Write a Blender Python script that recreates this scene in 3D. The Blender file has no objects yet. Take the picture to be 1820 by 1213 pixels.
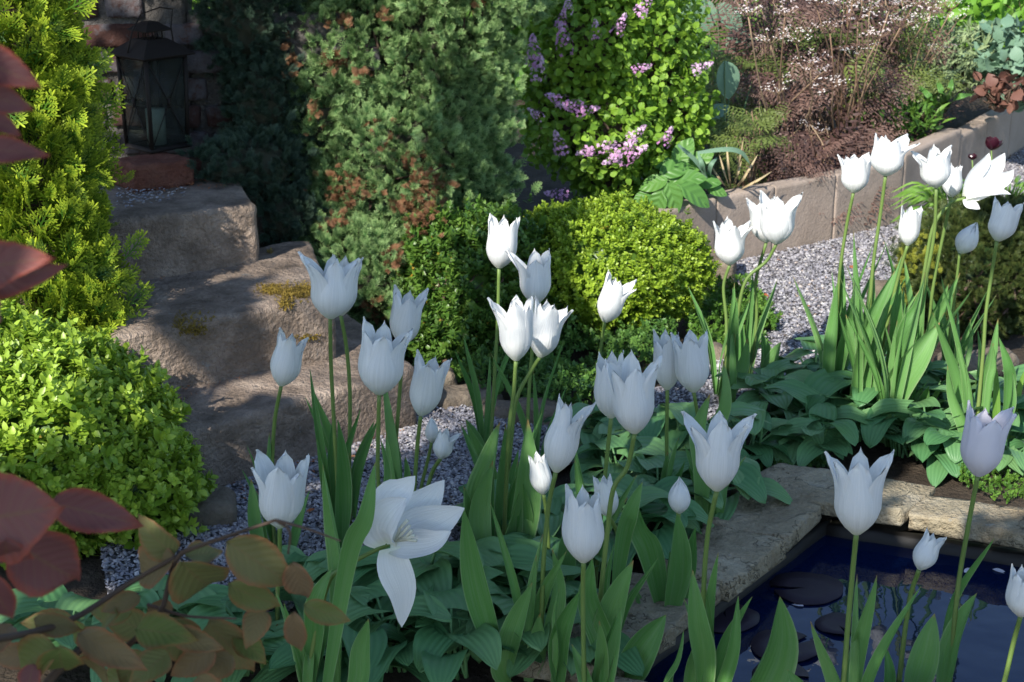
import bpy, math, random
import numpy as np
from mathutils import Vector, Matrix, noise

sc = bpy.context.scene
COL = sc.collection
rng = np.random.default_rng(11)
random.seed(5)

# ---------------------------------------------------------------- camera, sky, sun, exposure
H = 1.15
PITCH = math.radians(18.0)
FPX = 2950.0
cam = bpy.data.cameras.new('camera')
cam.lens = FPX / 1820.0 * 36.0
cam.sensor_width = 36.0
cam.clip_start = 0.05
cam.clip_end = 400.0
cam.dof.use_dof = True
cam.dof.focus_distance = 2.25
cam.dof.aperture_fstop = 18.0
cam_o = bpy.data.objects.new('camera', cam)
COL.objects.link(cam_o)
cam_o.location = (0, 0, H)
cam_o.rotation_euler = (math.pi / 2 - PITCH, 0, 0)
sc.camera = cam_o

SUN_AZ = math.radians(30.0)      # sun stands behind the camera, this far to the left
SUN_EL = math.radians(36.0)
world = bpy.data.worlds.new("World")
sc.world = world
world.use_nodes = True
wn = world.node_tree
bgn = wn.nodes.get('Background')
if bgn is None:
    bgn = wn.nodes.new('ShaderNodeBackground')
    out = wn.nodes.get('World Output') or wn.nodes.new('ShaderNodeOutputWorld')
    wn.links.new(bgn.outputs[0], out.inputs[0])
sky = wn.nodes.new('ShaderNodeTexSky')
sky.sky_type = 'NISHITA'
sky.sun_disc = False
sky.sun_elevation = SUN_EL
sky.sun_rotation = math.pi + SUN_AZ
sky.air_density = 1.0
sky.dust_density = 0.3
sky.ozone_density = 1.2
sky.altitude = 400
wn.links.new(sky.outputs[0], bgn.inputs[0])
bgn.inputs[1].default_value = 0.15

SUNV = Vector((-math.sin(SUN_AZ) * math.cos(SUN_EL), -math.cos(SUN_AZ) * math.cos(SUN_EL), math.sin(SUN_EL)))
sl = bpy.data.lights.new('sun', 'SUN')
sl.energy = 5.0
sl.angle = math.radians(0.5)
sl.color = (1.0, 0.95, 0.86)
so = bpy.data.objects.new('sun', sl)
COL.objects.link(so)
so.rotation_euler = SUNV.to_track_quat('Z', 'Y').to_euler()
so.location = SUNV * 20

sc.view_settings.view_transform = 'Standard'
sc.view_settings.look = 'None'
sc.view_settings.gamma = 1.0
sc.view_settings.use_curve_mapping = False
sc.view_settings.exposure = 0.8

# ---------------------------------------------------------------- picture <-> place
FWD = Vector((0, math.cos(PITCH), -math.sin(PITCH)))
UPV = Vector((0, math.sin(PITCH), math.cos(PITCH)))
CAM = Vector((0, 0, H))

def ray(px, py):
    return FWD * FPX + Vector((1, 0, 0)) * (px - 910.0) - UPV * (py - 606.5)
def at(px, py, Y):
    d = ray(px, py)
    return CAM + d * (Y / d.y)
def gp(px, py, z=0.0):
    d = ray(px, py)
    return CAM + d * ((z - H) / d.z)
def pj(p):
    v = p - CAM
    w = v.dot(FWD)
    return 910 + FPX * v.x / w, 606.5 - FPX * v.dot(UPV) / w
def mpp(p):
    return (p - CAM).dot(FWD) / FPX

# ---------------------------------------------------------------- objects
def tagit(o, label=None, cat=None, group=None, kind=None):
    if label: o['label'] = label
    if cat: o['category'] = cat
    if group: o['group'] = group
    if kind: o['kind'] = kind
    return o
def thing(name, label, cat, loc=(0, 0, 0), group=None, kind=None):
    o = bpy.data.objects.new(name, None)
    o.empty_display_size = 0.05
    o.location = loc
    COL.objects.link(o)
    return tagit(o, label, cat, group, kind)
def link(name, me, mat=None, parent=None, M=None, kind=None, label=None):
    """mesh given in the parent's space (M = matrix in the world)"""
    o = bpy.data.objects.new(name, me)
    COL.objects.link(o)
    if mat is not None and not me.materials:
        me.materials.append(mat)
    if M is not None:
        o.matrix_local = M
    if parent is not None:
        o.parent = parent
    if kind: o['kind'] = kind
    if label: o['label'] = label
    return o

def mesh_np(name, V, T, tip=None, u=None, var=None):
    V = np.asarray(V, dtype='f4'); T = np.asarray(T, dtype='i4')
    me = bpy.data.meshes.new(name)
    me.vertices.add(len(V)); me.vertices.foreach_set('co', V.ravel())
    me.loops.add(T.size); me.loops.foreach_set('vertex_index', T.ravel())
    me.polygons.add(len(T)); me.polygons.foreach_set('loop_start', np.arange(0, T.size, 3, dtype='i4'))
    for k, a in (('tip', tip), ('u', u), ('var', var)):
        if a is not None:
            at_ = me.attributes.new(k, 'FLOAT', 'POINT')
            at_.data.foreach_set('value', np.asarray(a, dtype='f4'))
    me.update()
    return me

class Tpl:
    """a little shape: vertices, triangles, tip (0 base .. 1 tip), u (-1 .. 1 across)"""
    def __init__(s, V, T, tip=None, u=None):
        s.V = np.asarray(V, dtype=float).reshape(-1, 3)
        s.T = np.asarray(T, dtype=int).reshape(-1, 3)
        n = len(s.V)
        s.tip = np.zeros(n) if tip is None else np.asarray(tip, dtype=float)
        s.u = np.zeros(n) if u is None else np.asarray(u, dtype=float)
    def xf(s, R, p, sc_=1.0):
        return Tpl(s.V @ (np.asarray(R).T * sc_) + np.asarray(p), s.T, s.tip, s.u)
    def mesh(s, name, loc=(0, 0, 0), var=None):
        return mesh_np(name, s.V - np.asarray(loc), s.T, s.tip, s.u, var)
def cat(tl):
    V, T, a, b, n = [], [], [], [], 0
    for t in tl:
        V.append(t.V); T.append(t.T + n); a.append(t.tip); b.append(t.u); n += len(t.V)
    return Tpl(np.vstack(V), np.vstack(T), np.concatenate(a), np.concatenate(b))

def grid_tris(nr, nc):
    T = []
    for i in range(nr - 1):
        for j in range(nc - 1):
            a = i * nc + j
            T += [(a, a + 1, a + nc + 1), (a, a + nc + 1, a + nc)]
    return T
def unit(v):
    v = np.asarray(v, dtype=float)
    return v / (np.linalg.norm(v, axis=-1, keepdims=True) + 1e-12)
def frames(y, zh):
    y = unit(y); z = zh - (zh * y).sum(-1, keepdims=True) * y
    z = unit(z); x = np.cross(y, z)
    return np.stack([x, y, z], axis=-1)
def blade(L, W, prof, n=5, m=3, fold=0.15, curl=0.3, wave=0.0, seed=0):
    """leaf along +Y lying in XY, face +Z"""
    V, tip, uu = [], [], []
    y = z = 0.0; ps = 0.0
    for i in range(n):
        s = i / (n - 1)
        a = curl * s
        y += (s - ps) * L * math.cos(a); z -= (s - ps) * L * math.sin(a); ps = s
        w = W / 2 * prof(s)
        for j in range(m):
            u = -1 + 2 * j / (m - 1)
            V.append((u * w, y, z + fold * w * abs(u) ** 1.5 + wave * W * math.sin(s * 9 + seed + u * 2) * abs(u)))
            tip.append(s); uu.append(u)
    return Tpl(V, grid_tris(n, m), tip, uu)
P_OVAL = lambda s: max(0.02, math.sin(math.pi * min(1, s ** 0.85))) ** 0.75
P_LANCE = lambda s: max(0.03, (math.sin(math.pi * min(1, s ** 0.7))) ** 0.9)
def catmull(pts, n):
    p = [np.asarray(q, dtype=float) for q in pts]
    if len(p) == 2:
        return np.array([p[0] + (p[1] - p[0]) * t for t in np.linspace(0, 1, n)])
    P = [2 * p[0] - p[1]] + p + [2 * p[-1] - p[-2]]
    seg = len(p) - 1
    out = []
    for t in np.linspace(0, seg - 1e-9, n):
        k = int(t); f = t - k
        a, b, c, d = P[k:k + 4]
        out.append(0.5 * ((2 * b) + (c - a) * f + (2 * a - 5 * b + 4 * c - d) * f * f + (3 * b - a - 3 * c + d) * f ** 3))
    return np.array(out)
def tube(path, r0, r1, k=6):
    path = np.asarray(path, dtype=float); n = len(path)
    tg = unit(np.gradient(path, axis=0))
    ref = np.array([0.31, 0.9, 0.2]); V, tip = [], []
    for i in range(n):
        ref = ref - tg[i] * ref.dot(tg[i]); ref = ref / (np.linalg.norm(ref) + 1e-9)
        b = np.cross(tg[i], ref); r = r0 + (r1 - r0) * i / (n - 1)
        for j in range(k):
            a = 2 * math.pi * j / k
            V.append(path[i] + r * (math.cos(a) * ref + math.sin(a) * b)); tip.append(i / (n - 1))
    T = []
    for i in range(n - 1):
        for j in range(k):
            a = i * k + j; b2 = i * k + (j + 1) % k
            T += [(a, b2, b2 + k), (a, b2 + k, a + k)]
    for j in range(1, k - 1):
        T += [(0, j + 1, j), ((n - 1) * k, (n - 1) * k + j, (n - 1) * k + j + 1)]
    return Tpl(V, T, tip)
def strip(path, hw, nh, m=5, cup=0.2, twist=0.0):
    """a blade along a path; hw = half widths, nh = the way its face looks"""
    path = np.asarray(path, dtype=float); n = len(path)
    tg = unit(np.gradient(path, axis=0)); V, tip, uu = [], [], []
    for i in range(n):
        nn = np.asarray(nh, dtype=float)
        a = twist * i / (n - 1)
        side = unit(np.cross(tg[i], nn)); nrm = np.cross(side, tg[i])
        side, nrm = side * math.cos(a) + nrm * math.sin(a), nrm * math.cos(a) - side * math.sin(a)
        for j in range(m):
            u = -1 + 2 * j / (m - 1)
            V.append(path[i] + side * u * hw[i] + nrm * cup * hw[i] * u * u); tip.append(i / (n - 1)); uu.append(u)
    return Tpl(V, grid_tris(n, m), tip, uu)
def bake(tpls, idx, R, P, S, var):
    V, T, a, b, c, n = [], [], [], [], [], 0
    for k, t in enumerate(tpls):
        q = np.where(idx == k)[0]
        if not len(q): continue
        vv = np.einsum('nij,vj->nvi', R[q] * S[q][:, None, None], t.V) + P[q][:, None, :]
        m = len(t.V)
        V.append(vv.reshape(-1, 3))
        T.append((t.T[None] + (np.arange(len(q)) * m)[:, None, None] + n).reshape(-1, 3))
        a.append(np.tile(t.tip, len(q))); b.append(np.tile(t.u, len(q))); c.append(np.repeat(var[q], m))
        n += len(q) * m
    return np.vstack(V), np.vstack(T), np.concatenate(a), np.concatenate(b), np.concatenate(c)

# ---------------------------------------------------------------- materials
class NT:
    def __init__(s, name):
        s.m = bpy.data.materials.new(name); s.m.use_nodes = True
        s.t = s.m.node_tree; s.t.nodes.clear()
        s.out = s.t.nodes.new('ShaderNodeOutputMaterial')
    def n(s, typ, ins=None, **kw):
        nd = s.t.nodes.new('ShaderNode' + typ)
        for k, v in kw.items(): setattr(nd, k, v)
        for k, v in (ins or {}).items(): s.put(nd, k, v)
        return nd
    def put(s, nd, k, v):
        i = nd.inputs[k]
        if isinstance(v, bpy.types.NodeSocket): s.t.links.new(v, i)
        elif isinstance(v, bpy.types.Node): s.t.links.new(v.outputs[0], i)
        else:
            if isinstance(v, tuple) and len(v) == 3 and i.type == 'RGBA': v = (*v, 1)
            i.default_value = v
    def math(s, op, a, b=0.0):
        return s.n('Math', {0: a, 1: b}, operation=op).outputs[0]
    def attr(s, name): return s.n('Attribute', attribute_name=name).outputs['Fac']
    def mix(s, f, a, b):
        nd = s.n('Mix', {0: f}, data_type='RGBA')
        s.put(nd, 6, a); s.put(nd, 7, b)
        return nd.outputs[2]
    def ramp(s, f, stops):
        nd = s.n('ValToRGB', {0: f})
        e = nd.color_ramp.elements
        while len(e) < len(stops): e.new(0.5)
        for q, (p, c) in zip(e, stops): q.position = p; q.color = (*c, 1)
        return nd.outputs[0]
    def noise(s, scale, detail=4, rough=0.55, vec=None, out=0):
        nd = s.n('TexNoise', {'Scale': scale, 'Detail': detail, 'Roughness': rough})
        if vec is not None: s.put(nd, 'Vector', vec)
        return nd.outputs[out]
    def coord(s, k='Object'): return s.n('TexCoord').outputs[k]
    def rnd(s):
        return s.math('FRACT', s.math('ADD', s.attr('var'), s.n('ObjectInfo').outputs['Random']))
    def bump(s, h, strength=0.5, dist=0.01, normal=None):
        nd = s.n('Bump', {'Height': h, 'Strength': strength, 'Distance': dist})
        if normal is not None: s.put(nd, 'Normal', normal)
        return nd.outputs[0]
    def bsdf(s, col, rough=0.6, spec=0.3, normal=None, **ins):
        nd = s.n('BsdfPrincipled', {'Base Color': col, 'Roughness': rough, 'Specular IOR Level': spec})
        if normal is not None: s.put(nd, 'Normal', normal)
        for k, v in ins.items(): s.put(nd, k.replace('_', ' '), v)
        return nd.outputs[0]
    def done(s, sh):
        s.t.links.new(sh, s.out.inputs[0]); return s.m
    def leafy(s, col, tr=0.3, rough=0.5, spec=0.3, normal=None, tcol=None):
        b = s.bsdf(col, rough, spec, normal)
        t = s.n('BsdfTranslucent', {'Color': col if tcol is None else tcol})
        if normal is not None: s.put(t, 'Normal', normal)
        return s.done(s.n('MixShader', {0: tr, 1: b, 2: t.outputs[0]}).outputs[0])

def leafmat(name, a, b, tipc=None, tr=0.3, rough=0.5, spec=0.3, tip0=0.45, tip1=1.0, vein=None, spots=None):
    N = NT(name)
    c = N.mix(N.rnd(), a, b)
    if tipc is not None:
        f = N.n('MapRange', {'Value': N.attr('tip'), 'From Min': tip0, 'From Max': tip1}).outputs[0]
        c = N.mix(f, c, tipc)
    if spots is not None:
        f = N.n('MapRange', {'Value': N.noise(spots[1], 3, 0.6, N.coord()), 'From Min': spots[2], 'From Max': spots[2] + 0.08}).outputs[0]
        c = N.mix(f, c, spots[0])
    nm = None
    if vein:
        kind, K, M, st = vein
        u = N.attr('u'); s_ = N.attr('tip')
        if kind == 'par':
            h = N.math('SINE', N.math('MULTIPLY', u, K))
        else:
            h = N.math('SINE', N.math('SUBTRACT', N.math('MULTIPLY', s_, K), N.math('MULTIPLY', N.math('ABSOLUTE', u), M)))
        c = N.mix(N.math('MULTIPLY', N.math('ADD', h, 1.0), 0.045), c, tuple(min(1, x * 1.8 + 0.01) for x in b))
        nm = N.bump(h, st, 0.002)
    return N.leafy(c, tr, rough, spec, nm)

def stonemat(name, c1, c2, c3, scale=6.0, bump=0.6, stain=(0.1, 0.09, 0.07), rough=0.85, fine=90.0, rnd=0.0, lichen=None, crack=None):
    N = NT(name)
    co = N.coord()
    a = N.noise(scale, 6, 0.62, co)
    c = N.ramp(a, [(0.28, c1), (0.5, c2), (0.72, c3)])
    st = N.noise(scale * 0.45, 5, 0.7, co)
    f = N.n('MapRange', {'Value': st, 'From Min': 0.55, 'From Max': 0.75, 'To Max': 0.75}).outputs[0]
    c = N.mix(f, c, stain)
    g = N.noise(fine, 3, 0.7, co)
    c = N.mix(N.n('MapRange', {'Value': g, 'From Min': 0.35, 'From Max': 0.7, 'To Max': 0.35}).outputs[0], c, tuple(x * 0.45 for x in c2))
    if lichen is not None:
        f = N.n('MapRange', {'Value': N.noise(lichen[1], 4, 0.7, co), 'From Min': lichen[2], 'From Max': lichen[2] + 0.05, 'To Max': 0.8}).outputs[0]
        c = N.mix(f, c, lichen[0])
    ck = None
    if crack is not None:
        k = N.math('ABSOLUTE', N.math('SUBTRACT', N.noise(crack[0], 5, 0.62, co), 0.5))
        ck = N.n('MapRange', {'Value': k, 'From Min': 0.0, 'From Max': crack[1]}).outputs[0]
        c = N.mix(N.math('MULTIPLY', N.math('SUBTRACT', 1.0, ck), 0.45), c, tuple(x * 0.3 for x in c1))
    if rnd:
        c = N.mix(N.math('MULTIPLY', N.n('ObjectInfo').outputs['Random'], rnd), c, tuple(x * 0.45 for x in c1))
    h = N.math('ADD', N.math('MULTIPLY', a, 0.2), N.math('MULTIPLY', g, 0.5))
    if ck is not None: h = N.math('ADD', h, N.math('MULTIPLY', ck, 0.35))
    v = N.n('TexVoronoi', {'Scale': fine * 0.55, 'Vector': co}).outputs[0]
    h = N.math('ADD', h, N.math('MULTIPLY', v, 0.25))
    return N.done(N.bsdf(c, rough, 0.25, N.bump(h, bump, 0.02)))

M = {}
M['step'] = stonemat('weathered_step_stone', (0.10, 0.075, 0.056), (0.26, 0.2, 0.157), (0.42, 0.335, 0.27), 14, 0.9, (0.07, 0.056, 0.045), fine=170, lichen=((0.27, 0.25, 0.225), 38, 0.66))
M['coping'] = stonemat('sandstone_coping', (0.19, 0.145, 0.085), (0.34, 0.285, 0.19), (0.45, 0.395, 0.29), 12, 0.9, (0.2, 0.125, 0.055), fine=170, rnd=0.3, lichen=((0.3, 0.28, 0.23), 26, 0.63), crack=(6, 0.006))
M['concrete'] = stonemat('pinkish_concrete', (0.25, 0.195, 0.155), (0.345, 0.275, 0.225), (0.4, 0.325, 0.275), 5, 0.25, (0.2, 0.16, 0.125), fine=220, lichen=((0.16, 0.14, 0.1), 6, 0.64))
M['edge'] = stonemat('edging_stone', (0.1, 0.08, 0.06), (0.17, 0.135, 0.1), (0.24, 0.2, 0.15), 12, 0.6, (0.07, 0.08, 0.05), fine=120)
M['soil'] = stonemat('dark_soil', (0.03, 0.022, 0.015), (0.055, 0.04, 0.028), (0.09, 0.07, 0.05), 16, 0.9, (0.02, 0.016, 0.012), fine=160)
M['gravel_bed'] = stonemat('gravel_bed', (0.06, 0.057, 0.06), (0.12, 0.115, 0.12), (0.2, 0.19, 0.195), 60, 1.0, (0.05, 0.045, 0.045), fine=240)
M['mortar'] = stonemat('old_mortar', (0.05, 0.045, 0.042), (0.09, 0.082, 0.075), (0.15, 0.14, 0.13), 18, 0.8, (0.03, 0.03, 0.03), fine=140)  # mortar tone lowered to stand for the shade around the lantern

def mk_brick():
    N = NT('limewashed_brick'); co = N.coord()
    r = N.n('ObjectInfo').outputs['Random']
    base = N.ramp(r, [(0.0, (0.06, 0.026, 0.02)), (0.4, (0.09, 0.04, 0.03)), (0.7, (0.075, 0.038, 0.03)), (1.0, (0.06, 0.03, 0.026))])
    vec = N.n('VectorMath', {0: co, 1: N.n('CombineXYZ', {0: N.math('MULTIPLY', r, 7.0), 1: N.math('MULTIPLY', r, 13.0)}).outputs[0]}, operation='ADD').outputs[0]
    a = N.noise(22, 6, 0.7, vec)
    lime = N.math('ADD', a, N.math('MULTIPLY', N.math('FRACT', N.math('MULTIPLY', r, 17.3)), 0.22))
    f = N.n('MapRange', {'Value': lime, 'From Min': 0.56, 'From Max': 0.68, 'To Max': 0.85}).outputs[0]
    c = N.mix(f, base, (0.11, 0.106, 0.115))  # brick and limewash colours darkened to carry the shade of the niche
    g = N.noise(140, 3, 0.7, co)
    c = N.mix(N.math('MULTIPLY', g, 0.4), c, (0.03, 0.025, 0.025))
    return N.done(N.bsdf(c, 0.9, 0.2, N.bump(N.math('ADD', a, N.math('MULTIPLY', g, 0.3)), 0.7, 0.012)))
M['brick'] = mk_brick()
M['plinth'] = stonemat('red_brick', (0.1, 0.035, 0.022), (0.16, 0.06, 0.04), (0.2, 0.09, 0.06), 25, 0.7, (0.09, 0.04, 0.03), fine=150)  # niche shade is put into this brick's red

def mk_stones():
    N = NT('slate_chippings')
    r = N.rnd()
    c = N.ramp(r, [(0.0, (0.15, 0.144, 0.16)), (0.35, (0.22, 0.21, 0.235)), (0.62, (0.31, 0.3, 0.325)), (0.86, (0.38, 0.365, 0.375)), (0.94, (0.5, 0.48, 0.46)), (1.0, (0.3, 0.22, 0.17))])
    return N.done(N.bsdf(c, 0.5, 0.4))
M['gravel'] = mk_stones()

def mk_water():
    N = NT('pond_water'); co = N.coord()
    h = N.noise(7, 2, 0.5, co)
    h2 = N.noise(38, 2, 0.5, co)
    nm = N.bump(N.math('ADD', h, N.math('MULTIPLY', h2, 0.06)), 0.05, 0.05)
    return N.done(N.bsdf((0.002, 0.007, 0.032), 0.015, 0.5, nm, IOR=1.35, Specular_Tint=(0.55, 0.72, 1.0)))  # blue base and tint put the reflected sky blue into the colour
M['water'] = mk_water()

def mk_petal():
    N = NT('white_petal')
    u, s_ = N.attr('u'), N.attr('tip')
    vec = N.n('CombineXYZ', {0: N.math('MULTIPLY', u, 14.0), 1: N.math('MULTIPLY', s_, 1.1), 2: N.math('MULTIPLY', N.n('ObjectInfo').outputs['Random'], 40.0)}).outputs[0]
    st = N.noise(1.0, 4, 0.6, vec)
    c = N.mix(N.n('MapRange', {'Value': st, 'From Min': 0.35, 'From Max': 0.75}).outputs[0], (0.73, 0.735, 0.72), (0.85, 0.85, 0.84))
    f = N.n('MapRange', {'Value': s_, 'From Min': 0.16, 'From Max': 0.0}).outputs[0]
    c = N.mix(N.math('MULTIPLY', f, 0.45), c, (0.62, 0.68, 0.42))
    nm = N.bump(st, 0.35, 0.004)
    return N.leafy(c, 0.28, 0.42, 0.35, nm)
M['petal'] = mk_petal()
M['lilac_petal'] = leafmat('fading_petal', (0.66, 0.62, 0.68), (0.72, 0.69, 0.73), None, 0.28, 0.45)
M['stem'] = leafmat('tulip_stem', (0.13, 0.2, 0.05), (0.15, 0.23, 0.06), (0.2, 0.26, 0.08), 0.12, 0.45)
def mk_tleaf():
    N = NT('tulip_leaf')
    u, s_ = N.attr('u'), N.attr('tip')
    r = N.n('ObjectInfo').outputs['Random']
    c = N.mix(r, (0.08, 0.225, 0.045), (0.155, 0.32, 0.09))
    vec = N.n('CombineXYZ', {0: N.math('MULTIPLY', u, 9.0), 1: N.math('MULTIPLY', s_, 1.6), 2: N.math('MULTIPLY', r, 30.0)}).outputs[0]
    st = N.noise(1.0, 4, 0.65, vec)
    c = N.mix(N.n('MapRange', {'Value': st, 'From Min': 0.42, 'From Max': 0.75, 'To Max': 0.55}).outputs[0], c, (0.19, 0.31, 0.15))
    e = N.n('MapRange', {'Value': N.math('ABSOLUTE', u), 'From Min': 0.9, 'From Max': 1.0, 'To Max': 0.7}).outputs[0]
    c = N.mix(e, c, (0.3, 0.4, 0.2))
    tp = N.n('MapRange', {'Value': N.math('ADD', s_, N.math('MULTIPLY', r, 0.06)), 'From Min': 0.985, 'From Max': 1.04}).outputs[0]
    c = N.mix(tp, c, (0.3, 0.2, 0.08))
    h = N.math('ADD', N.math('SINE', N.math('MULTIPLY', u, 40.0)), N.math('MULTIPLY', st, 3.0))
    return N.leafy(c, 0.3, 0.45, 0.35, N.bump(h, 0.16, 0.002))
M['tulip_leaf'] = mk_tleaf()
M['hosta'] = leafmat('hosta_leaf', (0.06, 0.175, 0.062), (0.135, 0.26, 0.1), None, 0.2, 0.42, 0.35, vein=('par', 19, 0, 0.22))
M['petiole'] = leafmat('leaf_stalk', (0.1, 0.17, 0.07), (0.12, 0.2, 0.08), None, 0.15)
M['box'] = leafmat('box_leaf', (0.17, 0.29, 0.025), (0.34, 0.48, 0.05), (0.44, 0.58, 0.09), 0.32, 0.38, 0.4)
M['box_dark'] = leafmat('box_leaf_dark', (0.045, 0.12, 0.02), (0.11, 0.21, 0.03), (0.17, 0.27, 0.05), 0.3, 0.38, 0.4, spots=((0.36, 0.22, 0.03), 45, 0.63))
M['box_fine'] = leafmat('box_leaf_fine', (0.15, 0.26, 0.018), (0.33, 0.46, 0.04), (0.42, 0.53, 0.07), 0.32, 0.4, 0.35)
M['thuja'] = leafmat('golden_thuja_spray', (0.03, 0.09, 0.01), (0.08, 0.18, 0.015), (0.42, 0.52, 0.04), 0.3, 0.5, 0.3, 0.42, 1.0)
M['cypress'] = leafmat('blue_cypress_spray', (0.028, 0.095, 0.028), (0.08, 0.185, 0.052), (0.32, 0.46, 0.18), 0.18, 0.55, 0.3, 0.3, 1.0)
M['cypress_brown'] = leafmat('dead_cypress_spray', (0.17, 0.075, 0.038), (0.26, 0.12, 0.06), (0.32, 0.18, 0.1), 0.15, 0.7, 0.2)
M['cypress_shaded'] = leafmat('shaded_cypress_spray', (0.018, 0.042, 0.026), (0.035, 0.066, 0.04), (0.07, 0.11, 0.075), 0.12, 0.6, 0.2)  # darker cypress tone stands in for the corner's deep shade
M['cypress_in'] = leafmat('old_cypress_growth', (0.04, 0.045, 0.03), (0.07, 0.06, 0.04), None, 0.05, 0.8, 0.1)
M['yew'] = leafmat('yew_spray', (0.02, 0.045, 0.013), (0.045, 0.075, 0.02), (0.1, 0.12, 0.03), 0.2, 0.5)
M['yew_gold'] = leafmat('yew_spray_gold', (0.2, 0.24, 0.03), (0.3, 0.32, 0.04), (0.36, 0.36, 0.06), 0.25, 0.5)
M['lilac'] = leafmat('lilac_leaf', (0.12, 0.24, 0.025), (0.24, 0.4, 0.04), None, 0.35, 0.42, 0.35, vein=('pin', 34, 9, 0.3))
M['lilac_flower'] = leafmat('lilac_floret', (0.5, 0.2, 0.45), (0.68, 0.46, 0.66), (0.76, 0.6, 0.76), 0.25, 0.6, 0.2)
M['purple'] = leafmat('purple_fern_leaf', (0.045, 0.023, 0.021), (0.15, 0.085, 0.068), (0.18, 0.11, 0.085), 0.18, 0.5)
M['fern_green'] = leafmat('green_fern_leaf', (0.09, 0.13, 0.03), (0.15, 0.19, 0.045), None, 0.3, 0.5)
M['umbel'] = leafmat('umbel_floret', (0.7, 0.6, 0.58), (0.8, 0.76, 0.72), None, 0.2, 0.6)
M['umbel_stalk'] = leafmat('brown_stalk', (0.22, 0.13, 0.085), (0.36, 0.26, 0.17), None, 0.05, 0.7)
M['lush'] = leafmat('lush_green_leaf', (0.085, 0.21, 0.045), (0.12, 0.26, 0.055), None, 0.32, 0.42, 0.35, vein=('pin', 26, 7, 0.5))
M['glaucous'] = leafmat('glaucous_leaf', (0.13, 0.23, 0.15), (0.19, 0.3, 0.2), None, 0.2, 0.55)
M['mid_green'] = leafmat('mid_green_leaf', (0.07, 0.17, 0.025), (0.14, 0.26, 0.04), None, 0.3, 0.45)
M['bright_green'] = leafmat('bright_green_leaf', (0.12, 0.28, 0.03), (0.18, 0.36, 0.04), None, 0.35, 0.45)
M['silver'] = leafmat('silvery_leaf', (0.2, 0.27, 0.12), (0.27, 0.34, 0.17), None, 0.2, 0.6)
M['heuchera'] = leafmat('bronze_leaf', (0.14, 0.065, 0.05), (0.2, 0.1, 0.075), None, 0.2, 0.5)
M['grass'] = leafmat('grass_blade', (0.1, 0.22, 0.03), (0.17, 0.31, 0.05), None, 0.3, 0.45, vein=('par', 18, 0, 0.2))
M['straw'] = leafmat('dry_grass_blade', (0.38, 0.28, 0.15), (0.5, 0.4, 0.24), None, 0.2, 0.7)
M['cover'] = leafmat('ground_cover_leaf', (0.055, 0.14, 0.03), (0.12, 0.23, 0.045), None, 0.28, 0.45)
M['twig'] = leafmat('dark_twig', (0.06, 0.04, 0.028), (0.1, 0.065, 0.045), None, 0.02, 0.8)
M['bark'] = stonemat('beech_bark', (0.1, 0.095, 0.085), (0.17, 0.16, 0.145), (0.24, 0.23, 0.2), 9, 0.3)
M['dead_leaf'] = leafmat('dead_leaf', (0.32, 0.1, 0.035), (0.4, 0.2, 0.1), None, 0.2, 0.6)
M['moss'] = leafmat('ochre_moss', (0.16, 0.11, 0.02), (0.24, 0.17, 0.03), None, 0.15, 0.8)
M['stamen'] = leafmat('stamen', (0.6, 0.61, 0.48), (0.68, 0.68, 0.56), None, 0.2, 0.6)
M['dark_tulip'] = leafmat('black_tulip_petal', (0.035, 0.008, 0.016), (0.06, 0.012, 0.024), None, 0.2, 0.3, 0.5)
M['pad'] = leafmat('lily_pad', (0.022, 0.015, 0.024), (0.035, 0.024, 0.032), None, 0.0, 0.55, 0.2)

def mk_beech(name, core, edge, core2, tr=0.32):
    N = NT(name)
    u, s_ = N.math('ABSOLUTE', N.attr('u')), N.attr('tip')
    r = N.n('ObjectInfo').outputs['Random']
    c0 = N.mix(N.math('FRACT', N.math('ADD', N.math('MULTIPLY', r, 7.7), N.attr('var'))), core, core2)
    e = N.math('MAXIMUM', u, N.math('MULTIPLY', s_, 0.92))
    nz = N.noise(42, 3, 0.6, N.coord())
    f = N.n('MapRange', {'Value': N.math('ADD', e, N.math('MULTIPLY', nz, 0.5)), 'From Min': 0.95, 'From Max': 1.4, 'To Max': 0.85}).outputs[0]
    c = N.mix(f, c0, edge)
    h = N.math('SINE', N.math('SUBTRACT', N.math('MULTIPLY', s_, 52.0), N.math('MULTIPLY', u, 15.0)))
    mid = N.n('MapRange', {'Value': u, 'From Min': 0.07, 'From Max': 0.0, 'To Max': 0.5}).outputs[0]
    c = N.mix(mid, c, (0.2, 0.13, 0.06))
    c = N.mix(N.n('MapRange', {'Value': h, 'From Min': 0.75, 'From Max': 1.0, 'To Max': 0.2}).outputs[0], c, (0.2, 0.14, 0.08))
    nm = N.bump(h, 0.16, 0.002)
    return N.leafy(c, tr, 0.58, 0.22, nm)
M['beech_red'] = mk_beech('copper_beech_leaf', (0.15, 0.055, 0.055), (0.42, 0.075, 0.03), (0.2, 0.085, 0.08))
M['beech_green'] = mk_beech('greening_beech_leaf', (0.13, 0.175, 0.045), (0.34, 0.11, 0.05), (0.2, 0.125, 0.07))

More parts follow.
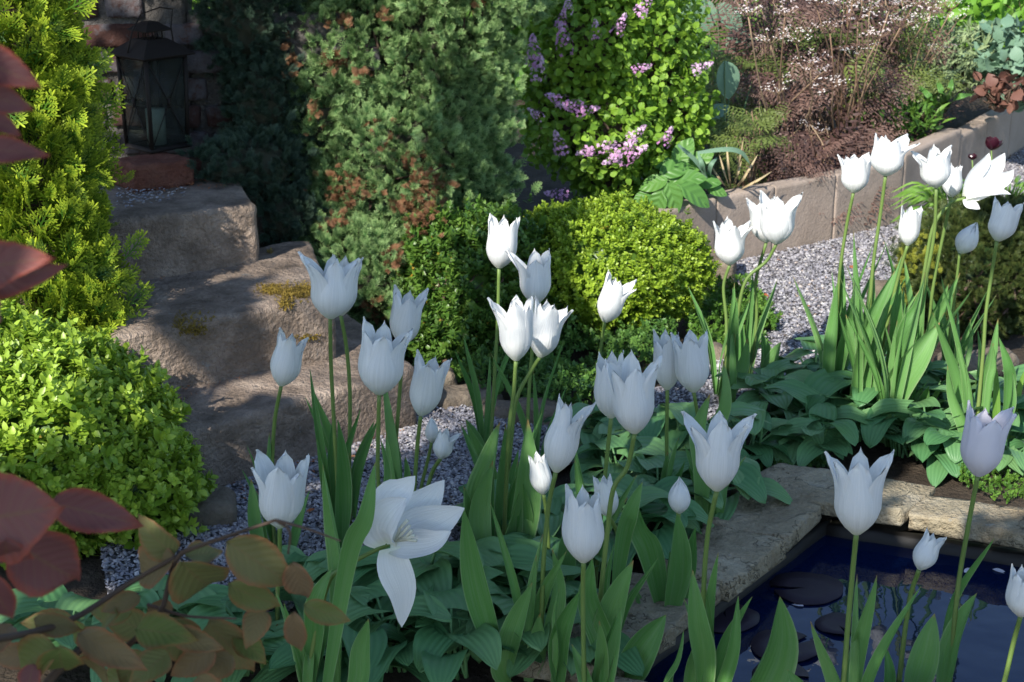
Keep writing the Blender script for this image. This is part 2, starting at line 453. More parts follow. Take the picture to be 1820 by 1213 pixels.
def plain(name, col, rough=0.6, spec=0.3, **k):
    N = NT(name)
    g = N.noise(60, 4, 0.7, N.coord())
    c = N.mix(N.math('MULTIPLY', g, 0.6), col, tuple(x * 0.5 for x in col))
    return N.done(N.bsdf(c, rough, spec, N.bump(g, 0.2, 0.003), **k))
M['iron'] = plain('rusty_iron', (0.026, 0.02, 0.017), 0.7, 0.4, Metallic=0.4)
M['candle'] = plain('candle_wax', (0.42, 0.46, 0.4), 0.5)
M['liner'] = plain('black_pond_liner', (0.02, 0.018, 0.016), 0.6)
N_ = NT('dusty_glass')
g_ = N_.n('MapRange', {'Value': N_.noise(18, 4, 0.7, N_.coord()), 'From Min': 0.3, 'From Max': 0.8, 'To Min': 0.05, 'To Max': 0.2}).outputs[0]
M['glass'] = N_.done(N_.n('MixShader', {0: g_, 1: N_.n('BsdfTransparent', {0: (0.72, 0.76, 0.74, 1)}).outputs[0], 2: N_.bsdf((0.12, 0.13, 0.12), 0.15, 0.5)}).outputs[0])

# ---------------------------------------------------------------- rounded, uneven blocks
def block(quad, z0, z1, nx, ny, nz, rad, amp=0.006, freq=9.0, seed=0.0, ledge=0.0, loc=None):
    """quad: four (x, y) corners, counter-clockwise; returns a Tpl in world space (minus loc)"""
    q = [np.array([p[0], p[1]]) for p in quad]
    ex = (np.linalg.norm(q[1] - q[0]) + np.linalg.norm(q[2] - q[3])) / 2
    ey = (np.linalg.norm(q[3] - q[0]) + np.linalg.norm(q[2] - q[1])) / 2
    ez = z1 - z0
    h = np.array([ex, ey, ez]) / 2
    rad = min(rad, h.min() * 0.95)
    idx, V, T, G = {}, [], [], []
    def vid(i, j, k):
        key = (i, j, k)
        if key in idx: return idx[key]
        p = np.array([2 * i / nx - 1, 2 * j / ny - 1, 2 * k / nz - 1]) * h
        inner = np.clip(p, -(h - rad), h - rad)
        d = p - inner; n = np.linalg.norm(d); d = d / n if n > 0 else d
        p = inner + d * rad
        u, v, w = (p / h + 1) / 2
        xy = (q[0] * (1 - u) + q[1] * u) * (1 - v) + (q[3] * (1 - u) + q[2] * u) * v
        P = np.array([xy[0], xy[1], z0 + w * ez])
        s = Vector((P[0] + seed, P[1] - seed, P[2] + seed * 0.7))
        f = noise.fractal(s * freq, 0.8, 2.2, 5) + 0.4 * noise.noise(s * freq * 0.35)
        if ledge:
            g = noise.fractal(s * freq * 0.4, 1.0, 2.0, 4) * 3.0
            f += ledge * (math.floor(g) - g * 0.3)
        D = np.array([d[0], d[1], d[2]])
        P = P + D * amp * f
        idx[key] = len(V); V.append(P)
        return idx[key]
    def face(a, b, c, d):
        T.extend([(a, b, c), (a, c, d)])
    for i in range(nx):
        for j in range(ny):
            face(vid(i, j, nz), vid(i + 1, j, nz), vid(i + 1, j + 1, nz), vid(i, j + 1, nz))
            face(vid(i, j, 0), vid(i, j + 1, 0), vid(i + 1, j + 1, 0), vid(i + 1, j, 0))
    for i in range(nx):
        for k in range(nz):
            face(vid(i, 0, k), vid(i + 1, 0, k), vid(i + 1, 0, k + 1), vid(i, 0, k + 1))
            face(vid(i, ny, k), vid(i, ny, k + 1), vid(i + 1, ny, k + 1), vid(i + 1, ny, k))
    for j in range(ny):
        for k in range(nz):
            face(vid(0, j, k), vid(0, j, k + 1), vid(0, j + 1, k + 1), vid(0, j + 1, k))
            face(vid(nx, j, k), vid(nx, j + 1, k), vid(nx, j + 1, k + 1), vid(nx, j, k + 1))
    V = np.array(V)
    if loc is not None: V = V - np.asarray(loc)
    return Tpl(V, T)
def inpoly(x, y, poly):
    x = np.asarray(x); y = np.asarray(y); c = np.zeros(x.shape, bool)
    n = len(poly); j = n - 1
    for i in range(n):
        xi, yi = poly[i][0], poly[i][1]; xj, yj = poly[j][0], poly[j][1]
        cond = ((yi > y) != (yj > y)) & (x < (xj - xi) * (y - yi) / (yj - yi + 1e-12) + xi)
        c ^= cond; j = i
    return c
def v2(p): return np.array([p[0], p[1]])

# ---------------------------------------------------------------- pond plan (coping top 3 cm, water 8 cm down)
CZ = 0.035
WZ = -0.032
PC = v2(gp(1478, 893, CZ))                       # inner corner
dR = v2(gp(1770, 938, CZ)) - PC; dR /= np.linalg.norm(dR)
dN = v2(gp(1222, 1083, CZ)) - PC; dN /= np.linalg.norm(dN)
CW = 0.135                                       # width of the coping
def pp(a, b):                                    # a along the far edge, b towards the camera
    p = PC + dR * a + dN * b
    return (p[0], p[1])
POND_A, POND_B = 1.7, 0.70
pond_hole = [pp(-0.05, -0.05), pp(POND_A, -0.05), pp(POND_A, POND_B + 0.05), pp(-0.05, POND_B + 0.05)]

# ---------------------------------------------------------------- ground
WALL_PX = [(1150, 512), (1270, 476), (1372, 452), (1480, 428), (1600, 397), (1700, 344), (1830, 258)]
WALL = [v2(gp(*p)) for p in WALL_PX]
d0 = WALL[-1] - WALL[-2]
WALL_X = WALL + [WALL[-1] + d0 * 6]
wall_poly = [tuple(p) for p in WALL_X] + [(6, 12), (-6, 12), (-6, 3.7), (WALL[0][0] - 0.75, 3.75)]
XSTEP = gp(560, 455, 0.25)[0]
def height(x, y):
    bed = inpoly(x, y - 0.05, wall_poly)
    z = np.where(bed, 0.15, 0.0)
    st = (x < XSTEP - 0.1) & (y > 3.48)
    z = np.where(st, 0.352, z)
    far = np.clip((y - 5.6) / 3.0, 0, 1)
    return z + np.where(bed, far * 0.15, 0)
gx = np.arange(-3.2, 4.6, 0.05); gy = np.arange(0.6, 9.6, 0.05)
X, Y = np.meshgrid(gx, gy)
Zh = height(X, Y)
nz_ = np.array([noise.noise(Vector((a * 9, b * 9, 0))) * 0.008 + noise.noise(Vector((a * 31, b * 31, 3))) * 0.005 for a, b in zip(X.ravel(), Y.ravel())]).reshape(X.shape)
Zg = Zh - 0.012 + nz_
V = np.stack([X, Y, Zg], -1).reshape(-1, 3)
nr, nc = X.shape
I, J = np.meshgrid(np.arange(nr - 1), np.arange(nc - 1), indexing='ij')
a = (I * nc + J).ravel()
cx = (X[:-1, :-1] + 0.025).ravel(); cy = (Y[:-1, :-1] + 0.025).ravel()
keep = ~inpoly(cx, cy, pond_hole)
a = a[keep]
T = np.concatenate([np.stack([a, a + 1, a + nc + 1], 1), np.stack([a, a + nc + 1, a + nc], 1)])
link('garden_soil', mesh_np('garden_soil', V, T), M['soil'], kind='structure')
x0, x1, y0, y1 = gx[0] + .02, gx[-1] - .02, gy[0] + .02, gy[-1] - .02
B = 90.0
Vf = [(-B, -B, -.06), (B, -B, -.06), (B, B, -.06), (-B, B, -.06), (x0, y0, -.06), (x1, y0, -.06), (x1, y1, -.06), (x0, y1, -.06)]
Tf = [(0, 1, 5), (0, 5, 4), (1, 2, 6), (1, 6, 5), (2, 3, 7), (2, 7, 6), (3, 0, 4), (3, 4, 7)]
link('ground', mesh_np('ground', Vf, Tf), M['soil'], kind='structure')

# gravel path: a bed sheet and loose chippings on it
GPX = [(180, 985), (250, 900), (340, 850), (590, 800), (700, 742), (800, 690), (880, 735), (1000, 765), (1180, 690), (1270, 640),
       (1380, 590), (1330, 520), (1265, 480), (1372, 455), (1480, 431), (1600, 400), (1700, 348), (1830, 262), (1960, 170),
       (1990, 250), (1830, 345), (1700, 440), (1620, 520), (1500, 640), (1380, 690), (1270, 750), (1120, 795), (960, 850), (860, 960), (600, 1065), (430, 1130), (200, 1120)]
GP = [v2(gp(*p)) for p in GPX]
gb = np.array([[p[0], p[1], 0.006] for p in GP])
import mathutils
tri = mathutils.geometry.tessellate_polygon([[Vector(p) for p in gb]])
Tg = []
for t in tri:
    a_, b_, c_ = [gb[k] for k in t]
    Tg.append(t if np.cross(b_ - a_, c_ - a_)[2] > 0 else (t[0], t[2], t[1]))
link('gravel_path', mesh_np('gravel_path', gb, Tg), M['gravel_bed'], kind='structure')
oct_V = np.array([(1, 0, 0), (0.2, 0.9, 0.1), (-0.9, 0.2, -0.1), (-0.1, -0.8, 0.1), (0.1, 0.1, 0.55), (0, 0, -0.5), (0.6, -0.55, 0.3)])
oct_T = [(0, 1, 4), (1, 2, 4), (2, 3, 4), (3, 6, 4), (6, 0, 4), (1, 0, 5), (2, 1, 5), (3, 2, 5), (6, 3, 5), (0, 6, 5)]
def split_flat(V, T):
    V = np.asarray(V)[np.asarray(T).ravel()]
    return Tpl(V, np.arange(len(V)).reshape(-1, 3))
stone_tpl = []
for k in range(5):
    v = oct_V * (1 + rng.uniform(-.3, .3, oct_V.shape))
    stone_tpl.append(split_flat(v * np.array([1, rng.uniform(.55, .9), rng.uniform(.5, .8)]), oct_T))
bb = np.array(GP); mn, mx = bb.min(0), bb.max(0)
def rand_rot(n, tilt=0.5):
    yaw = rng.uniform(0, 2 * math.pi, n)
    y = np.stack([np.cos(yaw), np.sin(yaw), rng.uniform(-tilt, tilt, n)], 1)
    z = np.stack([rng.uniform(-tilt, tilt, n), rng.uniform(-tilt, tilt, n), np.ones(n)], 1)
    return frames(y, z)
def scatter_poly(poly, n):
    P = np.array(poly); mn, mx = P.min(0)[:2], P.max(0)[:2]
    out = []
    while sum(len(o) for o in out) < n:
        c = rng.uniform(mn, mx, (n * 2, 2))
        out.append(c[inpoly(c[:, 0], c[:, 1], poly)])
    return np.vstack(out)[:n]
ptsg = scatter_poly([tuple(p) for p in GP], 52000)
near = ptsg[:, 1] < 3.4
ptsg = np.vstack([ptsg, scatter_poly([tuple(v2(gp(*p))) for p in [(320, 880), (590, 800), (700, 742), (850, 740), (1000, 770), (960, 850), (860, 960), (600, 1065), (420, 1120)]], 9000)])
n = len(ptsg)
S = rng.uniform(0.0028, 0.0062, n) * np.where(rng.random(n) < 0.06, 1.5, 1)
P = np.column_stack([ptsg, 0.006 + rng.uniform(0.0, 0.005, n)])
V, T, tp, u_, vr = bake(stone_tpl, rng.integers(0, 5, n), rand_rot(n, 0.7), P, S, rng.random(n))
link('gravel', mesh_np('gravel', V, T, tp, None, vr), M['gravel'], kind='stuff')

# ---------------------------------------------------------------- pond
wp = [pp(-0.03, -0.03), pp(POND_A + .03, -0.03), pp(POND_A + .03, POND_B + 0.03), pp(-0.03, POND_B + 0.03)]
wv = np.array([[x, y, WZ] for x, y in wp]); wv = wv[::-1]
tri_w = [(0, 1, 2), (0, 2, 3)]
if np.cross(wv[1] - wv[0], wv[2] - wv[0])[2] < 0: tri_w = [(0, 2, 1), (0, 3, 2)]
link('pond_water', mesh_np('pond_water', wv, tri_w), M['water'], kind='structure')
edge = thing('pond_edging', 'pale sandstone slab edging laid around the dark pond', 'pond edging', (PC[0], PC[1], 0))
el = np.array([PC[0], PC[1], 0])
def coping(a0, b0, a1, b1, seed, z1=CZ, jag=0.014):
    q = [pp(a0, b0), pp(a1, b0), pp(a1, b1), pp(a0, b1)]
    q = [np.array(p) + rng.uniform(-jag, jag, 2) for p in q]
    ar = sum(q[i][0] * q[(i + 1) % 4][1] - q[(i + 1) % 4][0] * q[i][1] for i in range(4))
    if ar < 0: q = [q[1], q[0], q[3], q[2]]
    L = max(abs(a1 - a0), abs(b1 - b0)); 
    ex = np.linalg.norm(q[1] - q[0]); ey = np.linalg.norm(q[2] - q[1])
    t = block(q, z1 - 0.032, z1, max(8, int(ex / .007)), max(8, int(ey / .007)), 5, 0.002, 0.002, 24, seed, ledge=1.5, loc=el)
    link('coping_stone', t.mesh('coping_stone'), M['coping'], edge)
# left arm (a < 0), from the corner towards the camera
coping(-CW - .02, 0.012, 0.0, 0.135 + .03, 1.3)
coping(-CW + .01, 0.172, 0.008, 0.365, 2.7, CZ + .003)
coping(-CW, 0.372, 0.004, 0.52, 3.9)
coping(-CW, 0.527, 0.002, 0.71, 4.4, CZ + .002)
# corner and far arm (b < 0)
coping(-CW - .03, -CW, 0.115, 0.004, 5.2, CZ + .004)
coping(0.122, -CW + .025, 0.36, 0.004, 6.1)
coping(0.372, -CW + .02, 0.62, 0.008, 7.7, CZ - .006)
coping(0.628, -CW, 0.95, 0.0, 8.2)
coping(0.958, -CW, 1.3, 0.0, 9.2)
coping(1.308, -CW, 1.7, 0.0, 10.2)
for k in range(5):                                # near arm, below the picture
    coping(0.0 + k * .34, POND_B, 0.333 + k * .34, POND_B + CW, 11.5 + k)
def ring(a0, b0, a1, b1, z0, z1, th):
    def box(p, q, r, s):
        qd = [np.array(pp(*k)) for k in (p, q, r, s)]
        ar = sum(qd[i][0] * qd[(i + 1) % 4][1] - qd[(i + 1) % 4][0] * qd[i][1] for i in range(4))
        if ar < 0: qd = [qd[1], qd[0], qd[3], qd[2]]
        return block(qd, z0, z1, 60, 3, 8, 0.004, 0.004, 22, 3.0, loc=el)
    return cat([box((a0, b0 - th), (a1, b0 - th), (a1, b0), (a0, b0)), box((a0 - th, b0 - th), (a0 - th, b1), (a0, b1), (a0, b0 - th)),
                box((a0, b1), (a1, b1), (a1, b1 + th), (a0, b1 + th))])
link('pond_liner', ring(-0.012, -0.012, POND_A, POND_B + .012, -0.2, -0.0125, 0.03).mesh('pond_liner'), M['liner'], edge)

# ---------------------------------------------------------------- stone steps
def gq(px, z): return v2(gp(px[0], px[1], z))
def step(label, fl, fr, br, bl, z1, th, seed, ext):
    q = [gq(fl, z1), gq(fr, z1), gq(br, z1), gq(bl, z1)]
    q[2] = q[2] + (q[2] - q[1]) * ext; q[3] = q[3] + (q[3] - q[0]) * ext
    c = sum(q) / 4
    loc = (c[0], c[1], z1 - th)
    t = block(q, z1 - th, z1, 150, 70, 36, 0.013, 0.0045, 11.0, seed, loc=loc)
    o = link('stone_step', t.mesh('stone_step'), M['step'])
    o.location = loc
    return tagit(o, label, 'stone step', 'steps of rough stone slabs')
s1 = step('lowest long stone step beside the gravel, lit at its right end', (270, 790), (742, 652), (650, 578), (250, 705), 0.125, 0.15, 1.0, 0.5)
s2 = step('middle stone step with ochre moss on its front edge', (195, 600), (594, 525), (566, 455), (195, 510), 0.25, 0.17, 5.0, 0.5)
s3 = step('topmost dark stone step below the brick plinth in shade', (160, 400), (455, 362), (428, 322), (160, 335), 0.375, 0.17, 9.0, 0.35)

# ---------------------------------------------------------------- brick wall with lantern niche
WY = 3.72
wl = Vector(at(240, 200, WY)); wz0 = 0.33
wall = thing('brick_wall', 'old limewashed red brick wall behind the iron lantern', 'brick wall', (wl.x, WY, wz0))
xL = at(60, 200, WY).x; xR = at(540, 200, WY).x
zcut = at(360, 17, WY).z
xcut = at(334, 17, WY).x
bricks = []
for k in range(5):
    L = 0.195
    t = block([(-L / 2, -.05), (L / 2, -.05), (L / 2, .05), (-L / 2, .05)], -.0255, .0255, 14, 6, 6, .009, .0045, 16, 20 + k * 3.3)
    bricks.append(t.mesh('brick'))
for k in range(3):
    L = 0.088
    t = block([(-L / 2, -.05), (L / 2, -.05), (L / 2, .05), (-L / 2, .05)], -.0255, .0255, 8, 6, 6, .009, .0045, 16, 40 + k * 3.3)
    bricks.append(t.mesh('brick'))
z = wz0 + 0.03; row = 0
while z < 1.25:
    x = xL - (0.1 if row % 2 else 0.02); j = 0
    while x < xR:
        hd = (row + j) % 3 == 1
        w = 0.088 if hd else 0.195
        cxb = x + w / 2
        if not (cxb > xcut and z > zcut - 0.02):
            me = bricks[5 + rng.integers(3)] if hd else bricks[rng.integers(5)]
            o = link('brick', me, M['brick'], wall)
            o.location = (cxb - wl.x, rng.uniform(-.006, .006) + (0.03 if cxb > xcut + 0.12 else 0), z - wz0 + rng.uniform(-.002, .002))
            o.rotation_euler = (rng.uniform(-.03, .03), rng.uniform(-.02, .02) + (math.pi if rng.random() < .5 else 0), rng.uniform(-.03, .03))
        x += w + 0.011; j += 1
    z += 0.0605; row += 1
q = [(xL - .1, WY - .038), (xcut, WY - .038), (xcut, WY + .06), (xL - .1, WY + .06)]
t1 = block(q, wz0 - .1, 1.26, 40, 3, 60, .004, .004, 20, 2, loc=(wl.x, WY, wz0))
q = [(xcut + .0005, WY - .03), (xR + .1, WY - .03), (xR + .1, WY + .06), (xcut + .0005, WY + .06)]
t2 = block(q, wz0 - .1, zcut - .005, 30, 3, 40, .004, .004, 20, 4, loc=(wl.x, WY, wz0))
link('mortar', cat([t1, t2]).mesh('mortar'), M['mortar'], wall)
# plinth brick
PZ = 0.43
pc = gp(266, 284, PZ)
def turned(cx, cy, a, b, ang):
    c, s = math.cos(ang), math.sin(ang)
    return [(cx + c * u - s * v, cy + s * u + c * v) for u, v in ((-a, -b), (a, -b), (a, b), (-a, b))]
pb = block(turned(pc.x + .0, pc.y + .015, .068, .062, math.radians(38)), 0.372, PZ, 26, 26, 12, .008, .005, 16, 3.2, loc=(pc.x, pc.y, .372))
o = link('plinth_brick', pb.mesh('plinth_brick'), M['plinth']); o.location = (pc.x, pc.y, .372)
tagit(o, 'square red brick plinth carrying the lantern above the top step', 'brick')

# lantern: standing cornerwise on the plinth
lc = gp(280, 262, PZ)
lan = thing('lantern', 'dark iron lantern with a pale candle, standing on the red brick', 'lantern', tuple(lc))
ANG = math.radians(47)
HW = 0.048; LH = 0.205
def lx(u, v, z):
    c, s = math.cos(ANG), math.sin(ANG)
    return np.array([c * u - s * v, s * u + c * v, z])
def bar(p, q, r, k=4): return tube([p, q], r, r, k)
corners = [(-1, -1), (1, -1), (1, 1), (-1, 1)]
taper = 1.06
fr = []
for u, v in corners:
    fr.append(bar(lx(u * HW * .98, v * HW * .98, 0.004), lx(u * HW * taper, v * HW * taper, LH), .0055))
for i in range(4):
    a_, b_ = corners[i], corners[(i + 1) % 4]
    for z, f in ((.006, .98), (LH - .004, taper)):
        fr.append(bar(lx(a_[0] * HW * f, a_[1] * HW * f, z), lx(b_[0] * HW * f, b_[1] * HW * f, z), .0045))
base = block([lx(u * (HW + .006), v * (HW + .006), 0)[:2] for u, v in corners], 0, .008, 4, 4, 2, .002, 0)
link('lantern_frame', cat(fr + [base]).mesh('lantern_frame'), M['iron'], lan)
for i in range(4):
    a_, b_ = corners[i], corners[(i + 1) % 4]
    f = HW * 1.0
    p00, p10 = lx(a_[0] * f, a_[1] * f, .01), lx(b_[0] * f, b_[1] * f, .01)
    p01, p11 = lx(a_[0] * f * taper, a_[1] * f * taper, LH - .006), lx(b_[0] * f * taper, b_[1] * f * taper, LH - .006)
    rods = []
    m0, m1 = (p00 + p10) / 2, (p01 + p11) / 2; mid = (m0 + m1) / 2
    out_ = unit(np.array([mid[0], mid[1], 0])) * .003
    for p, e in ((p01, .8), (p11, .8), (p00, .8), (p10, .8)):
        rods.append(bar(p + out_, mid + out_, .0013))
    rods.append(tube([mid + out_ + np.array([0, 0, -.009]), mid + out_ + np.array([0, 0, .009])], .004, .004, 6))
    link('cross_rods', cat(rods).mesh('cross_rods'), M['iron'], lan)
    g = [p00 * .985, p10 * .985, p11 * .985, p01 * .985]
    g2 = [p - out_ * .5 for p in g]
    gt = Tpl(np.array(g + g2), [(0, 1, 2), (0, 2, 3), (4, 6, 5), (4, 7, 6), (0, 4, 1), (1, 4, 5), (2, 6, 3), (3, 6, 7), (1, 5, 2), (2, 5, 6), (0, 3, 4), (3, 7, 4)])
    link('glass_pane', gt.mesh('glass_pane'), M['glass'], lan)
rf = []
def frust(h0, r0, h1, r1):
    V = [lx(u * r0, v * r0, h0) for u, v in corners] + [lx(u * r1, v * r1, h1) for u, v in corners] + [lx(u * r0 * .97, v * r0 * .97, h0 - .003) for u, v in corners]
    T = []
    for i in range(4):
        j = (i + 1) % 4
        T += [(i, j, j + 4), (i, j + 4, i + 4), (i, i + 8, j + 8), (i, j + 8, j)]
    T += [(4, 5, 6), (4, 6, 7), (8, 10, 9), (8, 11, 10)]
    return split_flat(V, T)
roof = frust(LH, .068, LH + .032, .026)
link('lantern_roof', roof.mesh('lantern_roof'), M['iron'], lan)
vent = [frust(LH + .052, .034, LH + .068, .012)]
for u, v in corners: vent.append(bar(lx(u * .018, v * .018, LH + .03), lx(u * .018, v * .018, LH + .053), .002))
for u, v in ((0, -1), (1, 0), (0, 1), (-1, 0)): vent.append(bar(lx(u * .018, v * .018, LH + .03), lx(u * .018, v * .018, LH + .053), .0018))
link('vent_cap', cat(vent).mesh('vent_cap'), M['iron'], lan)
hp = [lx(-.06, .0, LH + .006), lx(-.045, .0, LH + .05), lx(-.02, 0, LH + .085), lx(.03, 0, LH + .095), lx(.062, 0, LH + .088), lx(.055, 0, LH + .05), lx(.06, 0, LH + .006)]
link('handle', tube(hp, .0016, .0016, 5).mesh('handle'), M['iron'], lan)
cpt = tube([(0, 0, .008), (0, 0, .085)], .021, .021, 16)
cd = link('candle', cpt.mesh('candle'), M['candle']); cd.location = tuple(lc)
tagit(cd, 'pale green white pillar candle inside the iron lantern', 'candle')

# ---------------------------------------------------------------- concrete retaining wall of upright slabs
rw = thing('retaining_wall', 'low curved pinkish concrete slab wall holding up the flower bed', 'garden wall', (WALL[1][0], WALL[1][1], 0))
rl = (WALL[1][0], WALL[1][1], 0)
dens = []
for i in range(len(WALL_X) - 1):
    L = np.linalg.norm(WALL_X[i + 1] - WALL_X[i])
    k = max(1, int(round(L / (0.9 if i < 2 else 0.34))))
    if i == len(WALL_X) - 2: k = 8
    for j in range(k): dens.append((WALL_X[i] + (WALL_X[i + 1] - WALL_X[i]) * j / k, WALL_X[i] + (WALL_X[i + 1] - WALL_X[i]) * (j + 1) / k))
for j, (p, q_) in enumerate(dens):
    t_ = unit(q_ - p); n_ = np.array([-t_[1], t_[0]])
    if n_[1] < 0: n_ = -n_
    p2, q2 = p + t_ * .0012, q_ - t_ * .0012
    top = 0.185 + (0.0 if j < 4 else (0.012 if j % 3 == 1 else -0.004) + rng.uniform(-.004, .004))
    quad = [p2, q2, q2 + n_ * .05, p2 + n_ * .05]
    link('wall_slab', block(quad, -.03, top, 40, 6, 20, .0035, .0022, 7, j * 2.1, loc=rl).mesh('wall_slab'), M['concrete'], rw)

# stones edging the planting beside the gravel
ES = [((768, 690), .05, .035), ((828, 716), .07, .04), ((898, 742), .05, .03), ((962, 752), .062, .035), ((1030, 760), .04, .03), ((1250, 640), .05, .035), ((1272, 500), .05, .07), ((335, 925), .085, .05), ((1575, 560), .04, .05), ((1735, 655), .09, .04)]
EL = ['small brown edging stone touching the lowest step', 'flat brown edging stone in sun just right of the steps', 'edging stone half under the creeping ground cover', 'dark edging stone under the trailing ground cover',
      'little dark stone at the right end of the ground cover edge', 'brown stone among the small green tuft beside the path', 'grey stone leaning at the start of the concrete wall', 'long dark kerb stone at the foot of the left box bush',
      'brown stone standing at the gravel edge behind the right tulips', 'long flat stone in front of the dark yew ball']
for (p, a_, b_), lb in zip(ES, EL):
    c = gp(*p)
    t = block(turned(c.x, c.y, a_, b_, rng.uniform(-.3, .3)), -.02, 0.03 + rng.uniform(0, .02) + (0.03 if p[0] in (1272, 1575) else 0), 22, 16, 10, .022, .007, 12, p[0] * .01, loc=tuple(c))
    o = link('edging_stone', t.mesh('edging_stone'), M['edge']); o.location = c
    tagit(o, lb, 'edging stone', 'stones edging the gravel')

# ---------------------------------------------------------------- foliage
CAMN = np.array(CAM)
def lobe(px, py, rx, ry, Y, f=1.0):
    c = at(px, py, Y); k = mpp(c)
    return np.array(c), np.array([rx * k, rx * k * f, ry * k])
def sample(lobes, n, depth=0.2, bump=0.12, freq=5.0, seed=0.0, back=-0.45):
    ar = np.array([(r[0] * r[1]) ** .5 * r[2] for c, r in lobes]) ; ar = ar / ar.sum()
    P, N, D = [], [], []
    got = 0
    while got < n:
        m = n * 2
        li = rng.choice(len(lobes), m, p=ar)
        d = unit(rng.normal(size=(m, 3)))
        C = np.array([l[0] for l in lobes])[li]; Rr = np.array([l[1] for l in lobes])[li]
        dp = rng.random(m) ** 1.6 * depth
        bp = np.array([noise.noise(Vector(q)) for q in (d * freq + (li[:, None] * 7.1 + seed))]) * bump * 1.6
        p = C + d * Rr * (1 - dp + bp)[:, None]
        nn = unit(d / Rr)
        ok = (nn * unit(CAMN - p)).sum(1) > back
        for k, (c, r) in enumerate(lobes):
            ins = (((p - c) / r) ** 2).sum(1) < (0.86 ** 2)
            ok &= ~(ins & (li != k))
        P.append(p[ok]); N.append(nn[ok]); D.append(dp[ok]); got += ok.sum()
    return np.vstack(P)[:n], np.vstack(N)[:n], np.concatenate(D)[:n]
def orient(N, out=0.7, up=0.5, rnd=0.5, flat='face', droop=0.0):
    n = len(N)
    y = N * out + np.array([0, 0, up]) + rng.normal(size=(n, 3)) * rnd * .6
    if flat == 'face':                       # leaf shows its upper face outwards / upwards
        z = N + np.array([0, 0, .5]) + rng.normal(size=(n, 3)) * .5
    elif flat == 'vert':                     # spray stands in an upright plane
        z = np.cross(N, np.array([0, 0, 1.0])) * rng.choice([-1, 1], n)[:, None] * .7 + N * .75 + rng.normal(size=(n, 3)) * .35
    else:
        z = rng.normal(size=(n, 3))
    return frames(y, z)
def foliage(root, part, tpls, mat, P, R, S, D=None, n_ind=300, N=None, name2=None, stuff_name=None):
    n = len(P)
    loc = np.array(root.location)
    idx = rng.integers(0, len(tpls), n)
    var = rng.random(n)
    ind = np.zeros(n, bool)
    if n_ind:
        w = P - CAMN; dep = w @ np.array(FWD)
        px = 910 + FPX * w[:, 0] / dep; py = 606.5 - FPX * (w @ np.array(UPV)) / dep
        sc_ = S / dep * (1 + 0.3 * rng.random(n))
        inn = (px > 0) & (px < 1820) & (py > 0) & (py < 1213)
        sc_ = np.where(inn, sc_, 0)
        if D is not None: sc_ = sc_ * (1 - 2.0 * D)
        if N is not None: sc_ = sc_ * np.clip((N * unit(CAMN - P)).sum(1) + .1, 0, 1) ** .5
        o_ = np.argsort(-sc_)[:min(n_ind, n)]
        o_ = o_[sc_[o_] > 0]
        ind[o_] = True
        mes = [t.mesh(part) for t in tpls]
        for k in np.where(ind)[0]:
            m4 = np.eye(4); m4[:3, :3] = R[k] * S[k]; m4[:3, 3] = P[k] - loc
            link(part, mes[idx[k]], mat, root, Matrix(m4.tolist()))
    q = ~ind
    if q.any():
        V, T, tp, u_, vr = bake(tpls, idx[q], R[q], P[q] - loc, S[q], var[q])
        o = link(stuff_name or 'foliage', mesh_np(stuff_name or 'foliage', V, T, tp, u_, vr), mat, root, kind='stuff')
        if not n_ind or n <= n_ind: pass
def core(root, lobes, f=0.72, mat='twig', name='inner_twigs', n=420):
    """a tangle of bare twigs filling the inside of a bush"""
    loc = np.array(root.location); tl = []
    base = np.array([root.location.x, root.location.y, root.location.z])
    for k in range(n):
        c, r = lobes[rng.integers(len(lobes))]
        d = unit(rng.normal(size=3)); p = c + d * r * rng.uniform(.35, .95)
        a = c + (base - c) * rng.uniform(0, .4) + rng.normal(size=3) * r * .25
        mid = (a + p) / 2 + rng.normal(size=3) * r * .1
        tl.append(tube([a - loc, mid - loc, p - loc], .0035, .0012, 3))
    link(name, cat(tl).mesh(name), M[mat], root, kind='stuff')
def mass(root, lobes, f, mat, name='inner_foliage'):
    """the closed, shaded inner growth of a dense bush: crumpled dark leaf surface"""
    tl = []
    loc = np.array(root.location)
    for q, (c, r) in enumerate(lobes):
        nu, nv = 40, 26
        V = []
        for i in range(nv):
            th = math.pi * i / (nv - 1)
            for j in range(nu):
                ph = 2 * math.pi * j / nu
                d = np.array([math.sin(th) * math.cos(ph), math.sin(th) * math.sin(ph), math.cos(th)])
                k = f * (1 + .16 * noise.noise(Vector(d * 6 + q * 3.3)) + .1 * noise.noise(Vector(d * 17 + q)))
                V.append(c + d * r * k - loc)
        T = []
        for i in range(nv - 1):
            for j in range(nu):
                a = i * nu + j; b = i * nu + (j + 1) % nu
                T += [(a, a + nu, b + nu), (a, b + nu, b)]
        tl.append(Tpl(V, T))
    link(name, cat(tl).mesh(name), M[mat], root, kind='stuff')

